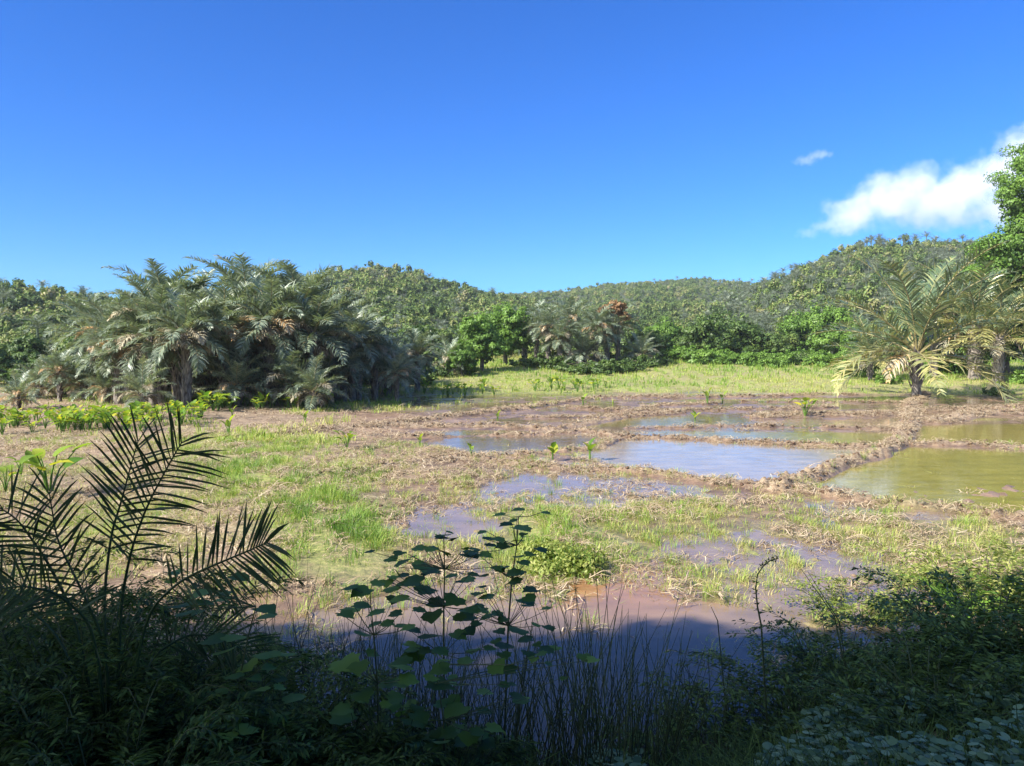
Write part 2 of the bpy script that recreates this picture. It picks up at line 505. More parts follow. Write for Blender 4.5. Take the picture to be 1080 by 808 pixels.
def cast(px, py):
    """follow a sight line to the ground"""
    u = (px - CX) / F; v = (py - CY) / F
    dy = CP - v * SP; dz = -(SP + v * CP)
    t = np.geomspace(1.5, 900, 1600)
    X, Y, Z = u * t, dy * t, CAMZ + dz * t
    H = ground_h(X, Y)
    i = int(np.argmax(Z <= H)) if (Z <= H).any() else len(t) - 1
    return float(X[i]), float(Y[i]), float(H[i])


# ------------------------------------------------------------------ ground sheet
def build_ground():
    az = np.unique(np.concatenate([np.linspace(-180, -60, 40), np.linspace(-60, -37, 40), np.linspace(-37, 37, 620), np.linspace(37, 60, 40), np.linspace(60, 180, 40)]))
    az = np.radians(az)
    r = np.concatenate([[0.02, .5, 1.0], np.geomspace(1.5, 100, 470), np.geomspace(101, 700, 110), np.geomspace(760, 6000, 14)])
    A, R = np.meshgrid(az, r)
    X = R * np.sin(A); Y = R * np.cos(A)
    Z = ground_h(X, Y)
    Z = np.where(R > 900, np.minimum(Z, 20), Z)
    n, m = X.shape
    V = np.stack([X, Y, Z], -1).reshape(-1, 3)
    i = np.arange(n - 1)[:, None] * m + np.arange(m - 1)[None]
    Q = np.stack([i, i + 1, i + m + 1, i + m], -1).reshape(-1, 4)[:, ::-1]
    x, y = X.ravel(), Y.ravel(); px, py = plan(x, y)
    near = (y > 5) & (y < 75) & (np.abs(x) < 60)
    bd = np.zeros(len(x)); bd[near] = bunds(x[near], y[near])
    g = np.clip(grassiness(x, y), 0, 1)
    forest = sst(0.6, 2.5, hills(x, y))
    return mesh_obj('ground', V, Q, M_GROUND, None, None, True, {'grassy': g, 'bund': np.clip(bd * 6, 0, 1), 'forest': forest})


def grassiness(x, y):
    px, py = plan(x, y)
    n = fbm(x * .35, y * .3, 51, 3)
    g = .25 + .9 * (n - .5)
    def bl(bx, by, rx, ry, a): return a * np.exp(-((px - bx) / rx) ** 2 - ((py - by) / ry) ** 2)
    g = g + bl(265, 500, 70, 32, .6) + bl(350, 570, 60, 60, .7) + bl(285, 467, 80, 7, .5) + bl(600, 575, 60, 35, .8)
    g = g + bl(710, 540, 110, 18, .35) + bl(540, 600, 60, 30, .35) + bl(140, 560, 80, 50, .2) + bl(850, 590, 160, 40, .25)
    g = g + bl(400, 425, 260, 10, .5) * sst(0, 1, 1) - bl(250, 448, 60, 6, .5) - bl(420, 480, 120, 10, .4)
    g = g + bl(720, 600, 150, 40, .25) - bl(560, 470, 160, 28, .9) - bl(850, 455, 200, 35, .9) - bl(470, 440, 60, 8, .2)
    far = sst(55, 60, y + 4 * (n - .5) - 4 * sst(-2, -14, x) * -1)
    g = np.where(y > 50, np.maximum(g * (1 - far), 0) + far * (.75 + .6 * (n - .5)), g)
    return g


def make_ground_mat():
    m, nt, nd, lk = new_mat('field_ground')
    tc = nd.new('ShaderNodeTexCoord')
    def noise(scale, det=5, rough=.6):
        z = nd.new('ShaderNodeTexNoise'); z.inputs['Scale'].default_value = scale; z.inputs['Detail'].default_value = det
        z.inputs['Roughness'].default_value = rough; lk.new(tc.outputs['Object'], z.inputs['Vector']); return z
    def attr(n):
        a = nd.new('ShaderNodeAttribute'); a.attribute_name = n; return a.outputs['Fac']
    def math_(op, a, b=None, c=None):
        k = nd.new('ShaderNodeMath'); k.operation = op
        for i, v in enumerate((a, b, c)):
            if v is None: continue
            if isinstance(v, (int, float)): k.inputs[i].default_value = v
            else: lk.new(v, k.inputs[i])
        return k.outputs[0]
    def mr(v, a, b, c=0, d=1):
        k = nd.new('ShaderNodeMapRange'); k.inputs[1].default_value = a; k.inputs[2].default_value = b; k.inputs[3].default_value = c; k.inputs[4].default_value = d
        lk.new(v, k.inputs[0]); return k.outputs[0]
    def mix(f, a, b):
        k = nd.new('ShaderNodeMixRGB')
        if isinstance(f, (int, float)): k.inputs[0].default_value = f
        else: lk.new(f, k.inputs[0])
        for i, v in ((1, a), (2, b)):
            if isinstance(v, tuple): k.inputs[i].default_value = (*v, 1)
            else: lk.new(v, k.inputs[i])
        return k.outputs[0]
    nL, nM, nS, nX = noise(.25), noise(1.6), noise(9), noise(45, 4, .7)
    mud = ramp(nd, [(.3, (.105, .066, .042)), (.5, (.18, .115, .075)), (.68, (.31, .215, .13))]); lk.new(nM.outputs[0], mud.inputs[0])
    red = mix(mr(nL.outputs[0], .48, .62), mud.outputs[0], (.27, .175, .11))
    dry = ramp(nd, [(.35, (.15, .10, .065)), (.5, (.33, .25, .16)), (.7, (.52, .44, .30))]); lk.new(nS.outputs[0], dry.inputs[0])
    sepg = nd.new('ShaderNodeSeparateXYZ'); lk.new(tc.outputs['Object'], sepg.inputs[0])
    zz = math_('ADD', sepg.outputs['Z'], mr(nS.outputs[0], 0, 1, -.03, .03))
    dryf = math_('MULTIPLY', mr(zz, .05, .16), mr(nX.outputs[0], .35, .6))
    c1 = mix(math_('MULTIPLY', dryf, .75), red, dry.outputs[0])
    c1 = mix(math_('MULTIPLY', attr('bund'), mr(nX.outputs[0], .4, .65)), c1, dry.outputs[0])
    grs = ramp(nd, [(.3, (.13, .16, .045)), (.5, (.24, .27, .07)), (.62, (.36, .33, .12)), (.78, (.46, .38, .20))]); lk.new(nS.outputs[0], grs.inputs[0])
    gf = math_('MULTIPLY', mr(attr('grassy'), .3, .8), mr(nM.outputs[0], .3, .55, .3, 1))
    c2 = mix(gf, c1, grs.outputs[0])
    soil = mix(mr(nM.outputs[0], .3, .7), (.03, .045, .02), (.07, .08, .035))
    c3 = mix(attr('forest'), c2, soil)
    p = nd.new('ShaderNodeBsdfPrincipled'); lk.new(c3, p.inputs['Base Color'])
    wet = mr(zz, .015, .085)
    lk.new(mr(wet, 0, 1, .28, .9), p.inputs['Roughness'])
    bp = nd.new('ShaderNodeBump'); bp.inputs['Strength'].default_value = .8; bp.inputs['Distance'].default_value = .05
    hsum = math_('ADD', nS.outputs[0], math_('MULTIPLY', nX.outputs[0], .4))
    lk.new(hsum, bp.inputs['Height']); lk.new(bp.outputs[0], p.inputs['Normal'])
    out = nd.new('ShaderNodeOutputMaterial'); lk.new(p.outputs[0], out.inputs[0])
    return m


def make_water_mat():
    m, nt, nd, lk = new_mat('muddy_water')
    at = nd.new('ShaderNodeAttribute'); at.attribute_name = 'murk_and_shade'
    tc = nd.new('ShaderNodeTexCoord')
    mp = nd.new('ShaderNodeMapping'); mp.inputs['Scale'].default_value = (.8, 1.6, 1); lk.new(tc.outputs['Object'], mp.inputs[0])
    nz = nd.new('ShaderNodeTexNoise'); nz.inputs['Scale'].default_value = 1.2; nz.inputs['Detail'].default_value = 6; lk.new(mp.outputs[0], nz.inputs['Vector'])
    mx = nd.new('ShaderNodeMixRGB'); mx.blend_type = 'MULTIPLY'; mx.inputs[0].default_value = .8
    r = ramp(nd, [(.3, (.7, .7, .72)), (.7, (1.25, 1.2, 1.1))]); lk.new(nz.outputs[0], r.inputs[0])
    lk.new(at.outputs['Color'], mx.inputs[1]); lk.new(r.outputs[0], mx.inputs[2])
    p = nd.new('ShaderNodeBsdfPrincipled'); lk.new(mx.outputs[0], p.inputs['Base Color'])
    p.inputs['IOR'].default_value = 1.33
    fz = nd.new('ShaderNodeTexNoise'); fz.inputs['Scale'].default_value = 2.6; fz.inputs['Detail'].default_value = 7; fz.inputs['Roughness'].default_value = .65; lk.new(mp.outputs[0], fz.inputs['Vector'])
    fr = nd.new('ShaderNodeMapRange'); fr.inputs[1].default_value = .44; fr.inputs[2].default_value = .60; fr.inputs[3].default_value = .02; fr.inputs[4].default_value = .16
    lk.new(fz.outputs[0], fr.inputs[0]); lk.new(fr.outputs[0], p.inputs['Roughness'])
    bn = nd.new('ShaderNodeTexNoise'); bn.inputs['Scale'].default_value = 7; bn.inputs['Detail'].default_value = 3; lk.new(mp.outputs[0], bn.inputs['Vector'])
    bp = nd.new('ShaderNodeBump'); bp.inputs['Strength'].default_value = .10; bp.inputs['Distance'].default_value = .02
    lk.new(bn.outputs[0], bp.inputs['Height']); lk.new(bp.outputs[0], p.inputs['Normal'])
    out = nd.new('ShaderNodeOutputMaterial'); lk.new(p.outputs[0], out.inputs[0])
    return m


M_GROUND = make_ground_mat(); M_WATER = make_water_mat()
ground = build_ground(); ground['kind'] = 'structure'


def build_water():
    xs = np.arange(-30, 48, .3); ys = np.arange(5.5, 62, .3)
    X, Y = np.meshgrid(xs, ys); n, m = X.shape
    x, y = X.ravel(), Y.ravel(); px, py = plan(x, y)
    c = np.tile(np.array([.22, .16, .11]), (len(x), 1))
    def blend(w, col):
        c[:] = c * (1 - w[:, None]) + np.array(col) * w[:, None]
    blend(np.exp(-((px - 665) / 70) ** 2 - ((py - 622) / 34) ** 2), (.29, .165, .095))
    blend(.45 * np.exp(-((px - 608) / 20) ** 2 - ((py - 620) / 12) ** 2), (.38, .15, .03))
    blend(sst(645, 680, py), (.075, .062, .045))  # shade over the near water, put into its colour from the shadow edge
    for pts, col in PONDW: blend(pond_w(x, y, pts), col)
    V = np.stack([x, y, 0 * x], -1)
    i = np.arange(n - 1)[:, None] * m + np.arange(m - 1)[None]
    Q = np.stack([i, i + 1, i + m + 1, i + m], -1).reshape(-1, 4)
    return mesh_obj('water', V, Q, M_WATER, None, None, False, {'murk_and_shade': np.concatenate([c, np.ones((len(c), 1))], 1)})


water = build_water(); water['kind'] = 'structure'

def build_bounce_road():  # unseen road behind the viewer, added pale to bounce fill onto the bank
    xs = np.arange(-60, 60.1, .5); ys = np.linspace(-12, -5.0, 24)
    X_, Y_ = np.meshgrid(xs, ys); n, m = X_.shape; x, y = X_.ravel(), Y_.ravel()
    V = np.stack([x, y, ground_h(x, y) + .02], -1)
    i = np.arange(n - 1)[:, None] * m + np.arange(m - 1)[None]
    Q = np.stack([i, i + 1, i + m + 1, i + m], -1).reshape(-1, 4)
    mt_, nt, nd, lk = new_mat('pale_bounce_dirt')
    tc = nd.new('ShaderNodeTexCoord'); nz = nd.new('ShaderNodeTexNoise'); nz.inputs['Scale'].default_value = 2; nz.inputs['Detail'].default_value = 8; lk.new(tc.outputs['Object'], nz.inputs['Vector'])
    r = ramp(nd, [(.3, (.40, .34, .26)), (.7, (.56, .50, .40))]); lk.new(nz.outputs[0], r.inputs[0])
    p = nd.new('ShaderNodeBsdfPrincipled'); p.inputs['Roughness'].default_value = .9; lk.new(r.outputs[0], p.inputs['Base Color'])
    out = nd.new('ShaderNodeOutputMaterial'); lk.new(p.outputs[0], out.inputs[0])
    o = mesh_obj('bounce_road', V, Q, mt_); o['kind'] = 'structure'


build_bounce_road()

# ------------------------------------------------------------------ merged scatters (stuff)


def merge(name, protos, P, rz, sc, idx, mat, tshift=None, tilt=None):
    """one mesh out of many placed copies of small prototypes; protos are MB"""
    Vs, Qs, Ts = [], [], []; off = 0
    for k, pr in enumerate(protos):
        sel = np.where(idx == k)[0]
        if not len(sel): continue
        V, Q, T = pr.arrays(); n = len(V)
        c, s = np.cos(rz[sel])[:, None], np.sin(rz[sel])[:, None]
        q = sc[sel][:, None]
        x = (V[None, :, 0] * c - V[None, :, 1] * s) * q; y = (V[None, :, 0] * s + V[None, :, 1] * c) * q
        z = V[None, :, 2] * q
        W_ = np.stack([x, y, z + 0 * x], -1) + P[sel][:, None, :]
        Vs.append(W_.reshape(-1, 3)); Qs.append((Q[None] + (np.arange(len(sel)) * n)[:, None, None] + off).reshape(-1, 4))
        t = np.tile(T, (len(sel), 1))
        if tshift is not None: t = t + tshift[sel][:, None]
        Ts.append(t.ravel()); off += n * len(sel)
    o = mesh_obj(name, np.concatenate(Vs), np.concatenate(Qs), mat, None, np.clip(np.concatenate(Ts), 0, 1))
    return o


def tuft(rng, n, h, spread, w, lean, flop=.3, tone=(.2, .5)):
    b = MB()
    a = rng.uniform(0, 2 * math.pi, n); r = spread * np.sqrt(rng.uniform(0, 1, n))
    base = np.stack([np.cos(a) * r, np.sin(a) * r, np.zeros(n) - .02], -1)
    d = np.stack([np.cos(a), np.sin(a), np.zeros(n)], -1); d = nrm(d + .8 * unit(rng, n) * [1, 1, 0])
    H = h * rng.uniform(.5, 1.1, n)[:, None]; ln = (lean * rng.uniform(.2, 1.4, n))[:, None]
    fl = (flop * rng.uniform(0, 1, n))[:, None]
    up = np.array([0, 0, 1.0])
    P = np.stack([base, base + d * ln * H * .35 + up * H * .55, base + d * ln * H * (1 + fl) + up * H * (1 - .5 * fl)], 1)
    side = nrm(np.cross(d, up) + .3 * unit(rng, n))
    b.ribbons(P, side, np.array([w, w * .8, w * .12]), rng.uniform(*tone, n))
    return b


def scatter_pts(rng, n, x0, x1, y0, y1, f):
    x = rng.uniform(x0, x1, n); y = rng.uniform(y0, y1, n)
    k = rng.uniform(0, 1, n) < f(x, y)
    return x[k], y[k]


def infr(x, y, m=1.0): return np.abs(x) < .70 * y + m


def px_(x, y): return plan(x, y)[0]


def py_(x, y): return plan(x, y)[1]


def open_water(x, y):
    w = np.zeros(np.shape(x))
    for pts, c in PONDW[:10]: w = np.maximum(w, pond_w(x, y, pts))
    return w


def build_grass():
    rng = np.random.default_rng(3)
    pr = [tuft(rng, 15, .27, .13, .010, .6, .7, (.05, .7)), tuft(rng, 14, .20, .16, .010, 1.0, .9, (.2, .95)),
          tuft(rng, 18, .36, .12, .009, .45, .6, (.0, .5)), tuft(rng, 14, .16, .18, .011, 1.5, .7, (.5, 1.0))]
    def dens(x, y):
        g = grassiness(x, y); h = ground_h(x, y)
        clump = sst(.38, .62, fbm(x * 1.3, y * 1.1, 77, 3))
        land = sst(-.10, .03, h)
        return infr(x, y) * np.clip(.22 + 1.1 * np.clip(g - .05, 0, 1), 0, 1) * (.10 + .90 * clump) * (.12 + .88 * land + .9 * np.exp(-((px_(x, y) - 740) / 170) ** 2 - ((py_(x, y) - 605) / 45) ** 2)) * (h < .9) * (1 - sst(.3, .6, bank_h(x, y))) * (1 - .97 * open_water(x, y))
    x, y = scatter_pts(rng, 60000, -20, 20, 8.3, 29, dens)
    h = ground_h(x, y); px, py = plan(x, y); n = len(x)
    g = grassiness(x, y)
    lush = np.exp(-((px - 350) / 50) ** 2 - ((py - 570) / 60) ** 2) + .7 * np.exp(-((px - 590) / 60) ** 2 - ((py - 565) / 25) ** 2) + .5 * np.exp(-((px - 265) / 60) ** 2 - ((py - 500) / 30) ** 2)
    idx = rng.choice(4, n, p=[.22, .34, .06, .38])
    idx = np.where((rng.uniform(0, 1, n) < lush * .8), rng.choice([0, 2], n), idx)
    sc = rng.uniform(.6, 1.25, n) * (.75 + .35 * np.clip(lush, 0, 1))
    ts = .5 * (fbm(x * .5, y * .5, 88, 3) - .38) + .05 - .15 * lush + rng.normal(0, .12, n)
    o = merge('grass', pr, np.stack([x, y, h], -1), rng.uniform(0, 6.28, n), sc, idx, M_GRASS, ts)
    tag(o, 'green and straw coloured grass tufts in the wet field', 'grass', kind='stuff')
    # farther: wider blades, fewer per tuft
    pr = [tuft(rng, 9, .30, .22, .03, .5, .5, (.1, .55)), tuft(rng, 9, .20, .25, .03, 1.0, .6, (.3, .9)), tuft(rng, 10, .45, .2, .035, .35, .4, (.1, .5))]
    def dens2(x, y):
        g = grassiness(x, y); h = ground_h(x, y)
        return infr(x, y) * np.clip(1.3 * (g - .2), 0, 1) * sst(-.02, .05, h) * (hills(x, y) < 1.5) * (1 - .97 * open_water(x, y))
    x1, y1 = scatter_pts(rng, 20000, -34, 34, 27, 50, dens2)
    x2, y2 = scatter_pts(rng, 46000, -60, 95, 50, 125, dens2)
    x = np.concatenate([x1, x2]); y = np.concatenate([y1, y2]); n = len(x); h = ground_h(x, y)
    ts = 1.3 * (fbm(x * .12, y * .09, 89, 4) - .5) + .10
    sc = rng.uniform(.5, 1.1, n) * (1 + .5 * sst(55, 80, y))
    o = merge('grass', pr, np.stack([x, y, h], -1), rng.uniform(0, 6.28, n), sc, rng.choice(3, n, p=[.45, .4, .15]), M_GRASS, ts)
    tag(o, 'short yellow green pasture between the paddies and the trees', 'grass', kind='stuff')


def build_straw():
    rng = np.random.default_rng(8)
    def lump():
        b = MB(); n, m = 5, 6
        th = np.linspace(.15, math.pi - .15, n); ph = np.arange(m) / m * 2 * math.pi
        r = rng.uniform(.6, 1.15, (n, m))
        V = np.stack([np.sin(th)[:, None] * np.cos(ph) * r * rng.uniform(.7, 1.4), np.sin(th)[:, None] * np.sin(ph) * r, np.cos(th)[:, None] * r * .7], -1)
        i = np.arange(n - 1)[:, None] * m; j = np.arange(m)[None]; j2 = (j + 1) % m
        Q = np.stack([i + j, i + m + j, i + m + j2, i + j2], -1).reshape(-1, 4)
        b.add(V.reshape(-1, 3) * .05, Q, rng.uniform(0, .45)); return b
    def lying(w=.014):
        b = MB(); n = 12
        a = rng.uniform(0, 2 * math.pi, n); d = np.stack([np.cos(a), np.sin(a), rng.uniform(-.05, .35, n)], -1)
        base = np.stack([rng.uniform(-.18, .18, n), rng.uniform(-.18, .18, n), rng.uniform(.0, .05, n)], -1)
        L = rng.uniform(.1, .35, n)[:, None]
        P = np.stack([base, base + d * L * .5 + [0, 0, .02], base + d * L + [0, 0, -.03]], 1)
        b.ribbons(P, nrm(np.cross(d, [0, 0, 1.0]) + .4 * unit(rng, n)), np.array([w, w, w * .3]), rng.uniform(.4, 1, n)); return b
    pr = [lump() for _ in range(4)] + [lying() for _ in range(3)]
    def dens(x, y):
        h = ground_h(x, y); b = np.clip(bunds(x, y) * 9, 0, 1)
        cl = sst(.42, .6, fbm(x * .9, y * .8, 99, 3))
        return infr(x, y) * np.clip(b * .9 + .5 * cl * sst(-.11, .0, h) * sst(36, 26, y) + .06 * sst(0, .05, h), 0, 1) * (bank_h(x, y) < .25) * (rise_far(x, y) < .6) * (1 - .985 * open_water(x, y))
    x, y = scatter_pts(rng, 150000, -38, 40, 8.5, 58, dens)
    n = len(x); b = bunds(x, y); h = ground_h(x, y)
    isl = rng.uniform(0, 1, n) < (.45 * np.clip(b * 8, 0, 1) + .08)
    idx = np.where(isl, rng.integers(0, 4, n), rng.integers(4, 7, n))
    sc = rng.uniform(.5, 1.5, n) * np.where(isl, 1.0, .9) * (1 + .25 * sst(25, 45, y))
    z = h + np.where(isl, .0, .01)
    ts = rng.normal(0, .12, n)
    o = merge('straw', pr, np.stack([x, y, z], -1), rng.uniform(0, 6.28, n), sc, idx, M_STRAW, ts)
    tag(o, 'dry stubble and clods of mud along the low paddy dikes', 'straw', kind='stuff')


build_grass(); build_straw()

# ------------------------------------------------------------------ palms


def frond(b, st, rng, base, az, el, L, droop, ll, nl=46, wid=.06, tone=(.2, .7), start=.14, ang=(50, 22), segs=3, hang=.6, twist=0.0):
    """one feather frond: stalk into st, leaflets into b"""
    k = 16; t = np.linspace(0, 1, k)
    e = el - droop * t ** 1.4
    h = np.array([math.cos(az), math.sin(az), 0]); up = np.array([0, 0, 1.0])
    dirs = h * np.cos(e)[:, None] + up * np.sin(e)[:, None]
    sidev = np.cross(h, up)
    if twist: dirs = nrm(dirs + sidev * twist * (t ** 1.5)[:, None])
    P = np.asarray(base, float) + np.concatenate([[np.zeros(3)], np.cumsum((dirs[1:] + dirs[:-1]) * .5 * L / (k - 1), axis=0)])
    st.tube(P, (.012 + .0065 * L) * (1.05 - t) + .004, rng.uniform(.3, 1), 5)
    u = np.linspace(start, .995, nl) + rng.uniform(-.004, .004, nl)
    for s in (-1, 1):
        C = np.stack([np.interp(u, t, P[:, j]) for j in range(3)], -1)
        T = nrm(np.stack([np.interp(u, t, dirs[:, j]) for j in range(3)], -1))
        Nn = nrm(np.cross(np.broadcast_to(sidev, T.shape), T)); Nn = np.where(Nn[:, 2:3] < 0, -Nn, Nn)
        Sd = nrm(np.cross(T, Nn)) * s
        a = np.radians(ang[0] + (ang[1] - ang[0]) * u) + rng.normal(0, .12, nl)
        lift = rng.uniform(-.15, .55, nl)[:, None]
        D = nrm(T * np.cos(np.pi / 2 - a * 0 - (np.pi / 2 - (np.pi / 2 - a)))[:, None] + Sd * np.sin(a)[:, None] * 1.0 + Nn * lift * .8)
        prof = np.clip(np.sin(np.pi * np.clip(u * .92 + .13, 0, 1)) ** .55, .25, 1) * rng.uniform(.8, 1.1, nl)
        Ls = (ll * prof)[:, None]
        g = rng.uniform(.6, 1.3, nl)[:, None] * hang
        pts = [C]
        cur = C; d = D
        for q in range(segs):
            cur = cur + d * Ls / segs; pts.append(cur)
            d = nrm(d + np.array([0, 0, -1.0]) * g * (q + 1) / segs)
        Pp = np.stack(pts, 1)
        w = np.interp(np.linspace(0, 1, segs + 1), [0, .35, 1], [.5, 1, .1]) * wid
        side = nrm(np.cross(D, Nn) + .45 * unit(rng, nl))
        b.ribbons(Pp, side, w, rng.uniform(*tone, nl))


def make_palm(seed, H=2.0, L=6.0, nf=20, ll=1.1, wid=.075, ndead=6, elmin=8, nl=44, hang=.6, drp=(.9, 1.5), tone=(.2, .8), rt=.32, yfr=0):
    """meshes of one raffia palm: trunk, stalks, green crown, dead fronds"""
    rng = np.random.default_rng(seed)
    tr, st, cr, dd = MB(), MB(), MB(), MB()
    tr.tube([(0, 0, -.3), (0, 0, .3), (.03, .02, H * .5), (0, .05, H), (0, 0, H + .5)], [rt * 1.3, rt * 1.1, rt, rt * 1.05, rt * .6], .5, 11, .12, rng)
    for i in range(26):
        a = i * 2.4; z = H * (.15 + .85 * i / 26)
        d = np.array([math.cos(a), math.sin(a), 0]); p = d * rt * .9 + np.array([0, 0, z])
        tr.tube([p, p + d * .12 + [0, 0, .22], p + d * .22 + [0, 0, .5]], [.08, .06, .03], .6, 4)
    for i in range(nf):
        f = i / (nf - 1)
        az = i * 2.39996 + rng.normal(0, .15)
        el = math.radians(84 - (84 - elmin) * f ** .9 + rng.normal(0, 4))
        l = L * rng.uniform(.85, 1.1) * (1 - .12 * f)
        base = (math.cos(az) * rt * .5, math.sin(az) * rt * .5, H + .5 * (1 - f) - .2)
        tn = tone if i < nf - yfr else (.75, 1.0)
        frond(cr, st, rng, base, az, el, l, rng.uniform(*drp), ll, nl, wid, tn, hang=hang, twist=rng.uniform(-.35, .35))
    for i in range(max(3, ndead // 3) if ndead > 3 else 0):
        az = i * 2.39996 + .5 + rng.normal(0, .3)
        frond(dd, dd, rng, (math.cos(az) * rt * .5, math.sin(az) * rt * .5, H), az, math.radians(rng.uniform(30, 58)), L * rng.uniform(.62, .85), rng.uniform(1.7, 2.3), ll * .85, nl, wid, (.55, 1.0), hang=1.1)
    for i in range(ndead):
        az = i * 2.39996 + 1.1 + rng.normal(0, .3)
        frond(dd, dd, rng, (math.cos(az) * rt * .7, math.sin(az) * rt * .7, H - .2), az, math.radians(rng.uniform(-5, 28)), L * rng.uniform(.35, .6), rng.uniform(1.3, 2.1), ll * .8, max(18, nl // 2), wid * 1.1, (.1, .9), hang=1.4)
    out = {}
    mats = dict(trunk=M_PTRUNK, stalks=M_STALK, crown=M_RAFFIA, dead_fronds=M_DEAD)
    for nme, m, b in (('trunk', M_PTRUNK, tr), ('stalks', M_STALK, st), ('crown', M_RAFFIA, cr), ('dead_fronds', M_DEAD, dd)):
        if not b.V: continue
        o = b.build(nme, m); me = o.data; bpy.data.objects.remove(o); out[nme] = me
    return out


PALMS = [make_palm(101, 5.0, 3.9, 24, .95, wid=.085, ndead=9, elmin=-2, rt=.26, drp=(.8, 1.4)), make_palm(102, 4.0, 3.8, 24, 1.0, wid=.085, ndead=10, elmin=-8, rt=.28, drp=(.8, 1.5)),
         make_palm(103, 1.5, 4.0, 20, .95, wid=.085, ndead=6, elmin=8, rt=.28), make_palm(104, 4.4, 3.5, 26, .95, wid=.085, ndead=12, elmin=-15, drp=(1.0, 1.7), rt=.28)]


def put_palm(meshes, x, y, sc, rz, label, group=None, dead=True, name='raffia_palm', zoff=0):
    t = empty(name, (x, y, gz(x, y) + zoff), label, 'palm tree', group, rz, sc)
    for k, me in meshes.items():
        if k == 'dead_fronds' and not dead: continue
        part(k, me, t)
    return t


def X(px, Y): return (px - CX) / F * Y


G1 = 'raffia palms of the big grove on the left'
grove = [  # px, Y, variant, scale, label
    (18, 40.0, 2, .62, 'low raffia palm with a short grey trunk at the left edge of the photo'),
    (62, 46.0, 1, .70, 'raffia palm in shade between the leftmost palm and the big grove'),
    (120, 47.0, 0, .86, 'raffia palm at the left end of the grove with browned fronds reaching sideways'),
    (160, 42.5, 1, .93, 'pale grey raffia palm fully in sun at the left front of the grove'),
    (196, 41.0, 3, .92, 'raffia palm in front of the grove whose trunk rises behind the yellow taro leaves'),
    (175, 50.0, 0, 1.16, 'raffia palm whose single feather frond sticks out against the sky'),
    (238, 46.0, 1, 1.10, 'raffia palm with drooping cream fronds left of the grove\'s dark middle'),
    (262, 52.0, 0, 1.28, 'tall raffia palm with an arching frond on the grove\'s skyline left of its highest tip'),
    (285, 45.0, 3, 1.12, 'raffia palm with reddish brown dead fronds in the middle of the grove'),
    (318, 52.0, 0, 1.24, 'tallest raffia palm of the grove with its tip highest against the sky'),
    (330, 46.0, 1, 1.08, 'raffia palm with an orange and a white dead frond right of the grove middle'),
    (372, 50.0, 3, .95, 'dark raffia palm at the right shoulder of the big grove'),
    (362, 57.0, 0, .98, 'raffia palm behind the right shoulder of the grove against the hillside'),
    (408, 56.0, 2, .95, 'raffia palm with orange tipped fronds at the right end of the grove'),
    (440, 60.0, 1, .74, 'lower raffia palm with hanging brown fronds last at the grove\'s right end'),
]
grove += [
    (150, 39.5, 2, .55, 'stunted raffia palm at the front left of the grove just behind the taro row'),
    (222, 49.0, 2, .95, 'raffia palm with low spreading fronds left of the gap where lit taro shows'),
    (275, 48.5, 2, 1.0, 'raffia palm with low fronds between the sunlit taro gaps in the grove'),
    (305, 44.0, 2, .80, 'low bushy raffia palm in front of the tallest one'),
    (345, 48.0, 2, .95, 'low bushy raffia palm in the dark right half of the grove'),
    (395, 52.0, 3, .78, 'raffia palm with dark hanging fronds near the right end of the grove'),
    (300, 55.0, 1, 1.30, 'raffia palm with grey crown on the skyline between the two highest fronds'),
    (205, 52.0, 3, 1.22, 'raffia palm with rounded grey crown left of the grove skyline arch'),
    (345, 54.0, 3, 1.12, 'raffia palm with rounded grey crown just right of the tallest one'),
    (135, 44.0, 3, .82, 'raffia palm with brown tangled fronds at the front left of the grove'),
    (330, 42.5, 2, .62, 'smallest palm at the grove front standing in its own shade'),
    (250, 43.0, 2, .72, 'young raffia palm at the grove front right of the pale sunlit one'),
]
rng = np.random.default_rng(5)
grove += [(40, 48.0, 2, .8, 'low raffia palm in the dark gap right of the leftmost palm'), (88, 47.0, 2, .85, 'bushy low palm behind the taro row at the left end of the grove'),
          (112, 44.5, 2, .75, 'low palm with brown fringes just behind the middle of the taro row'), (66, 50.0, 2, .95, 'dark low palm behind the taro row left of the grove')]
r9 = np.random.default_rng(17)
for i in range(20):
    q = i / 19
    grove.append((118 + 300 * q + r9.uniform(-8, 8), r9.uniform(42, 54) + 5 * q, int(r9.choice([0, 1, 3])), r9.uniform(.62, .98) * (1 - .3 * max(0, (q - .7) / .3)), 'raffia palm crown crowded among its like in the big left grove'))
for px, Y, v, sc, lb in grove:
    sc *= .93 if px > 115 else .62
    put_palm(PALMS[v], X(px, Y), Y, sc, rng.uniform(0, 6.28), lb, G1)
for px, Y in ((95, 52), (140, 55), (210, 56), (238, 60), (290, 58), (345, 60), (390, 63), (425, 66)):
    put_palm(PALMS[int(rng.integers(0, 4))], X(px, Y), Y, rng.uniform(.85, 1.02) * (.8 if px > 340 else 1), rng.uniform(0, 6.28), 'raffia palm in the dark rear rows of the big left grove', 'raffia palms in the rear rows of the grove', dead=False)

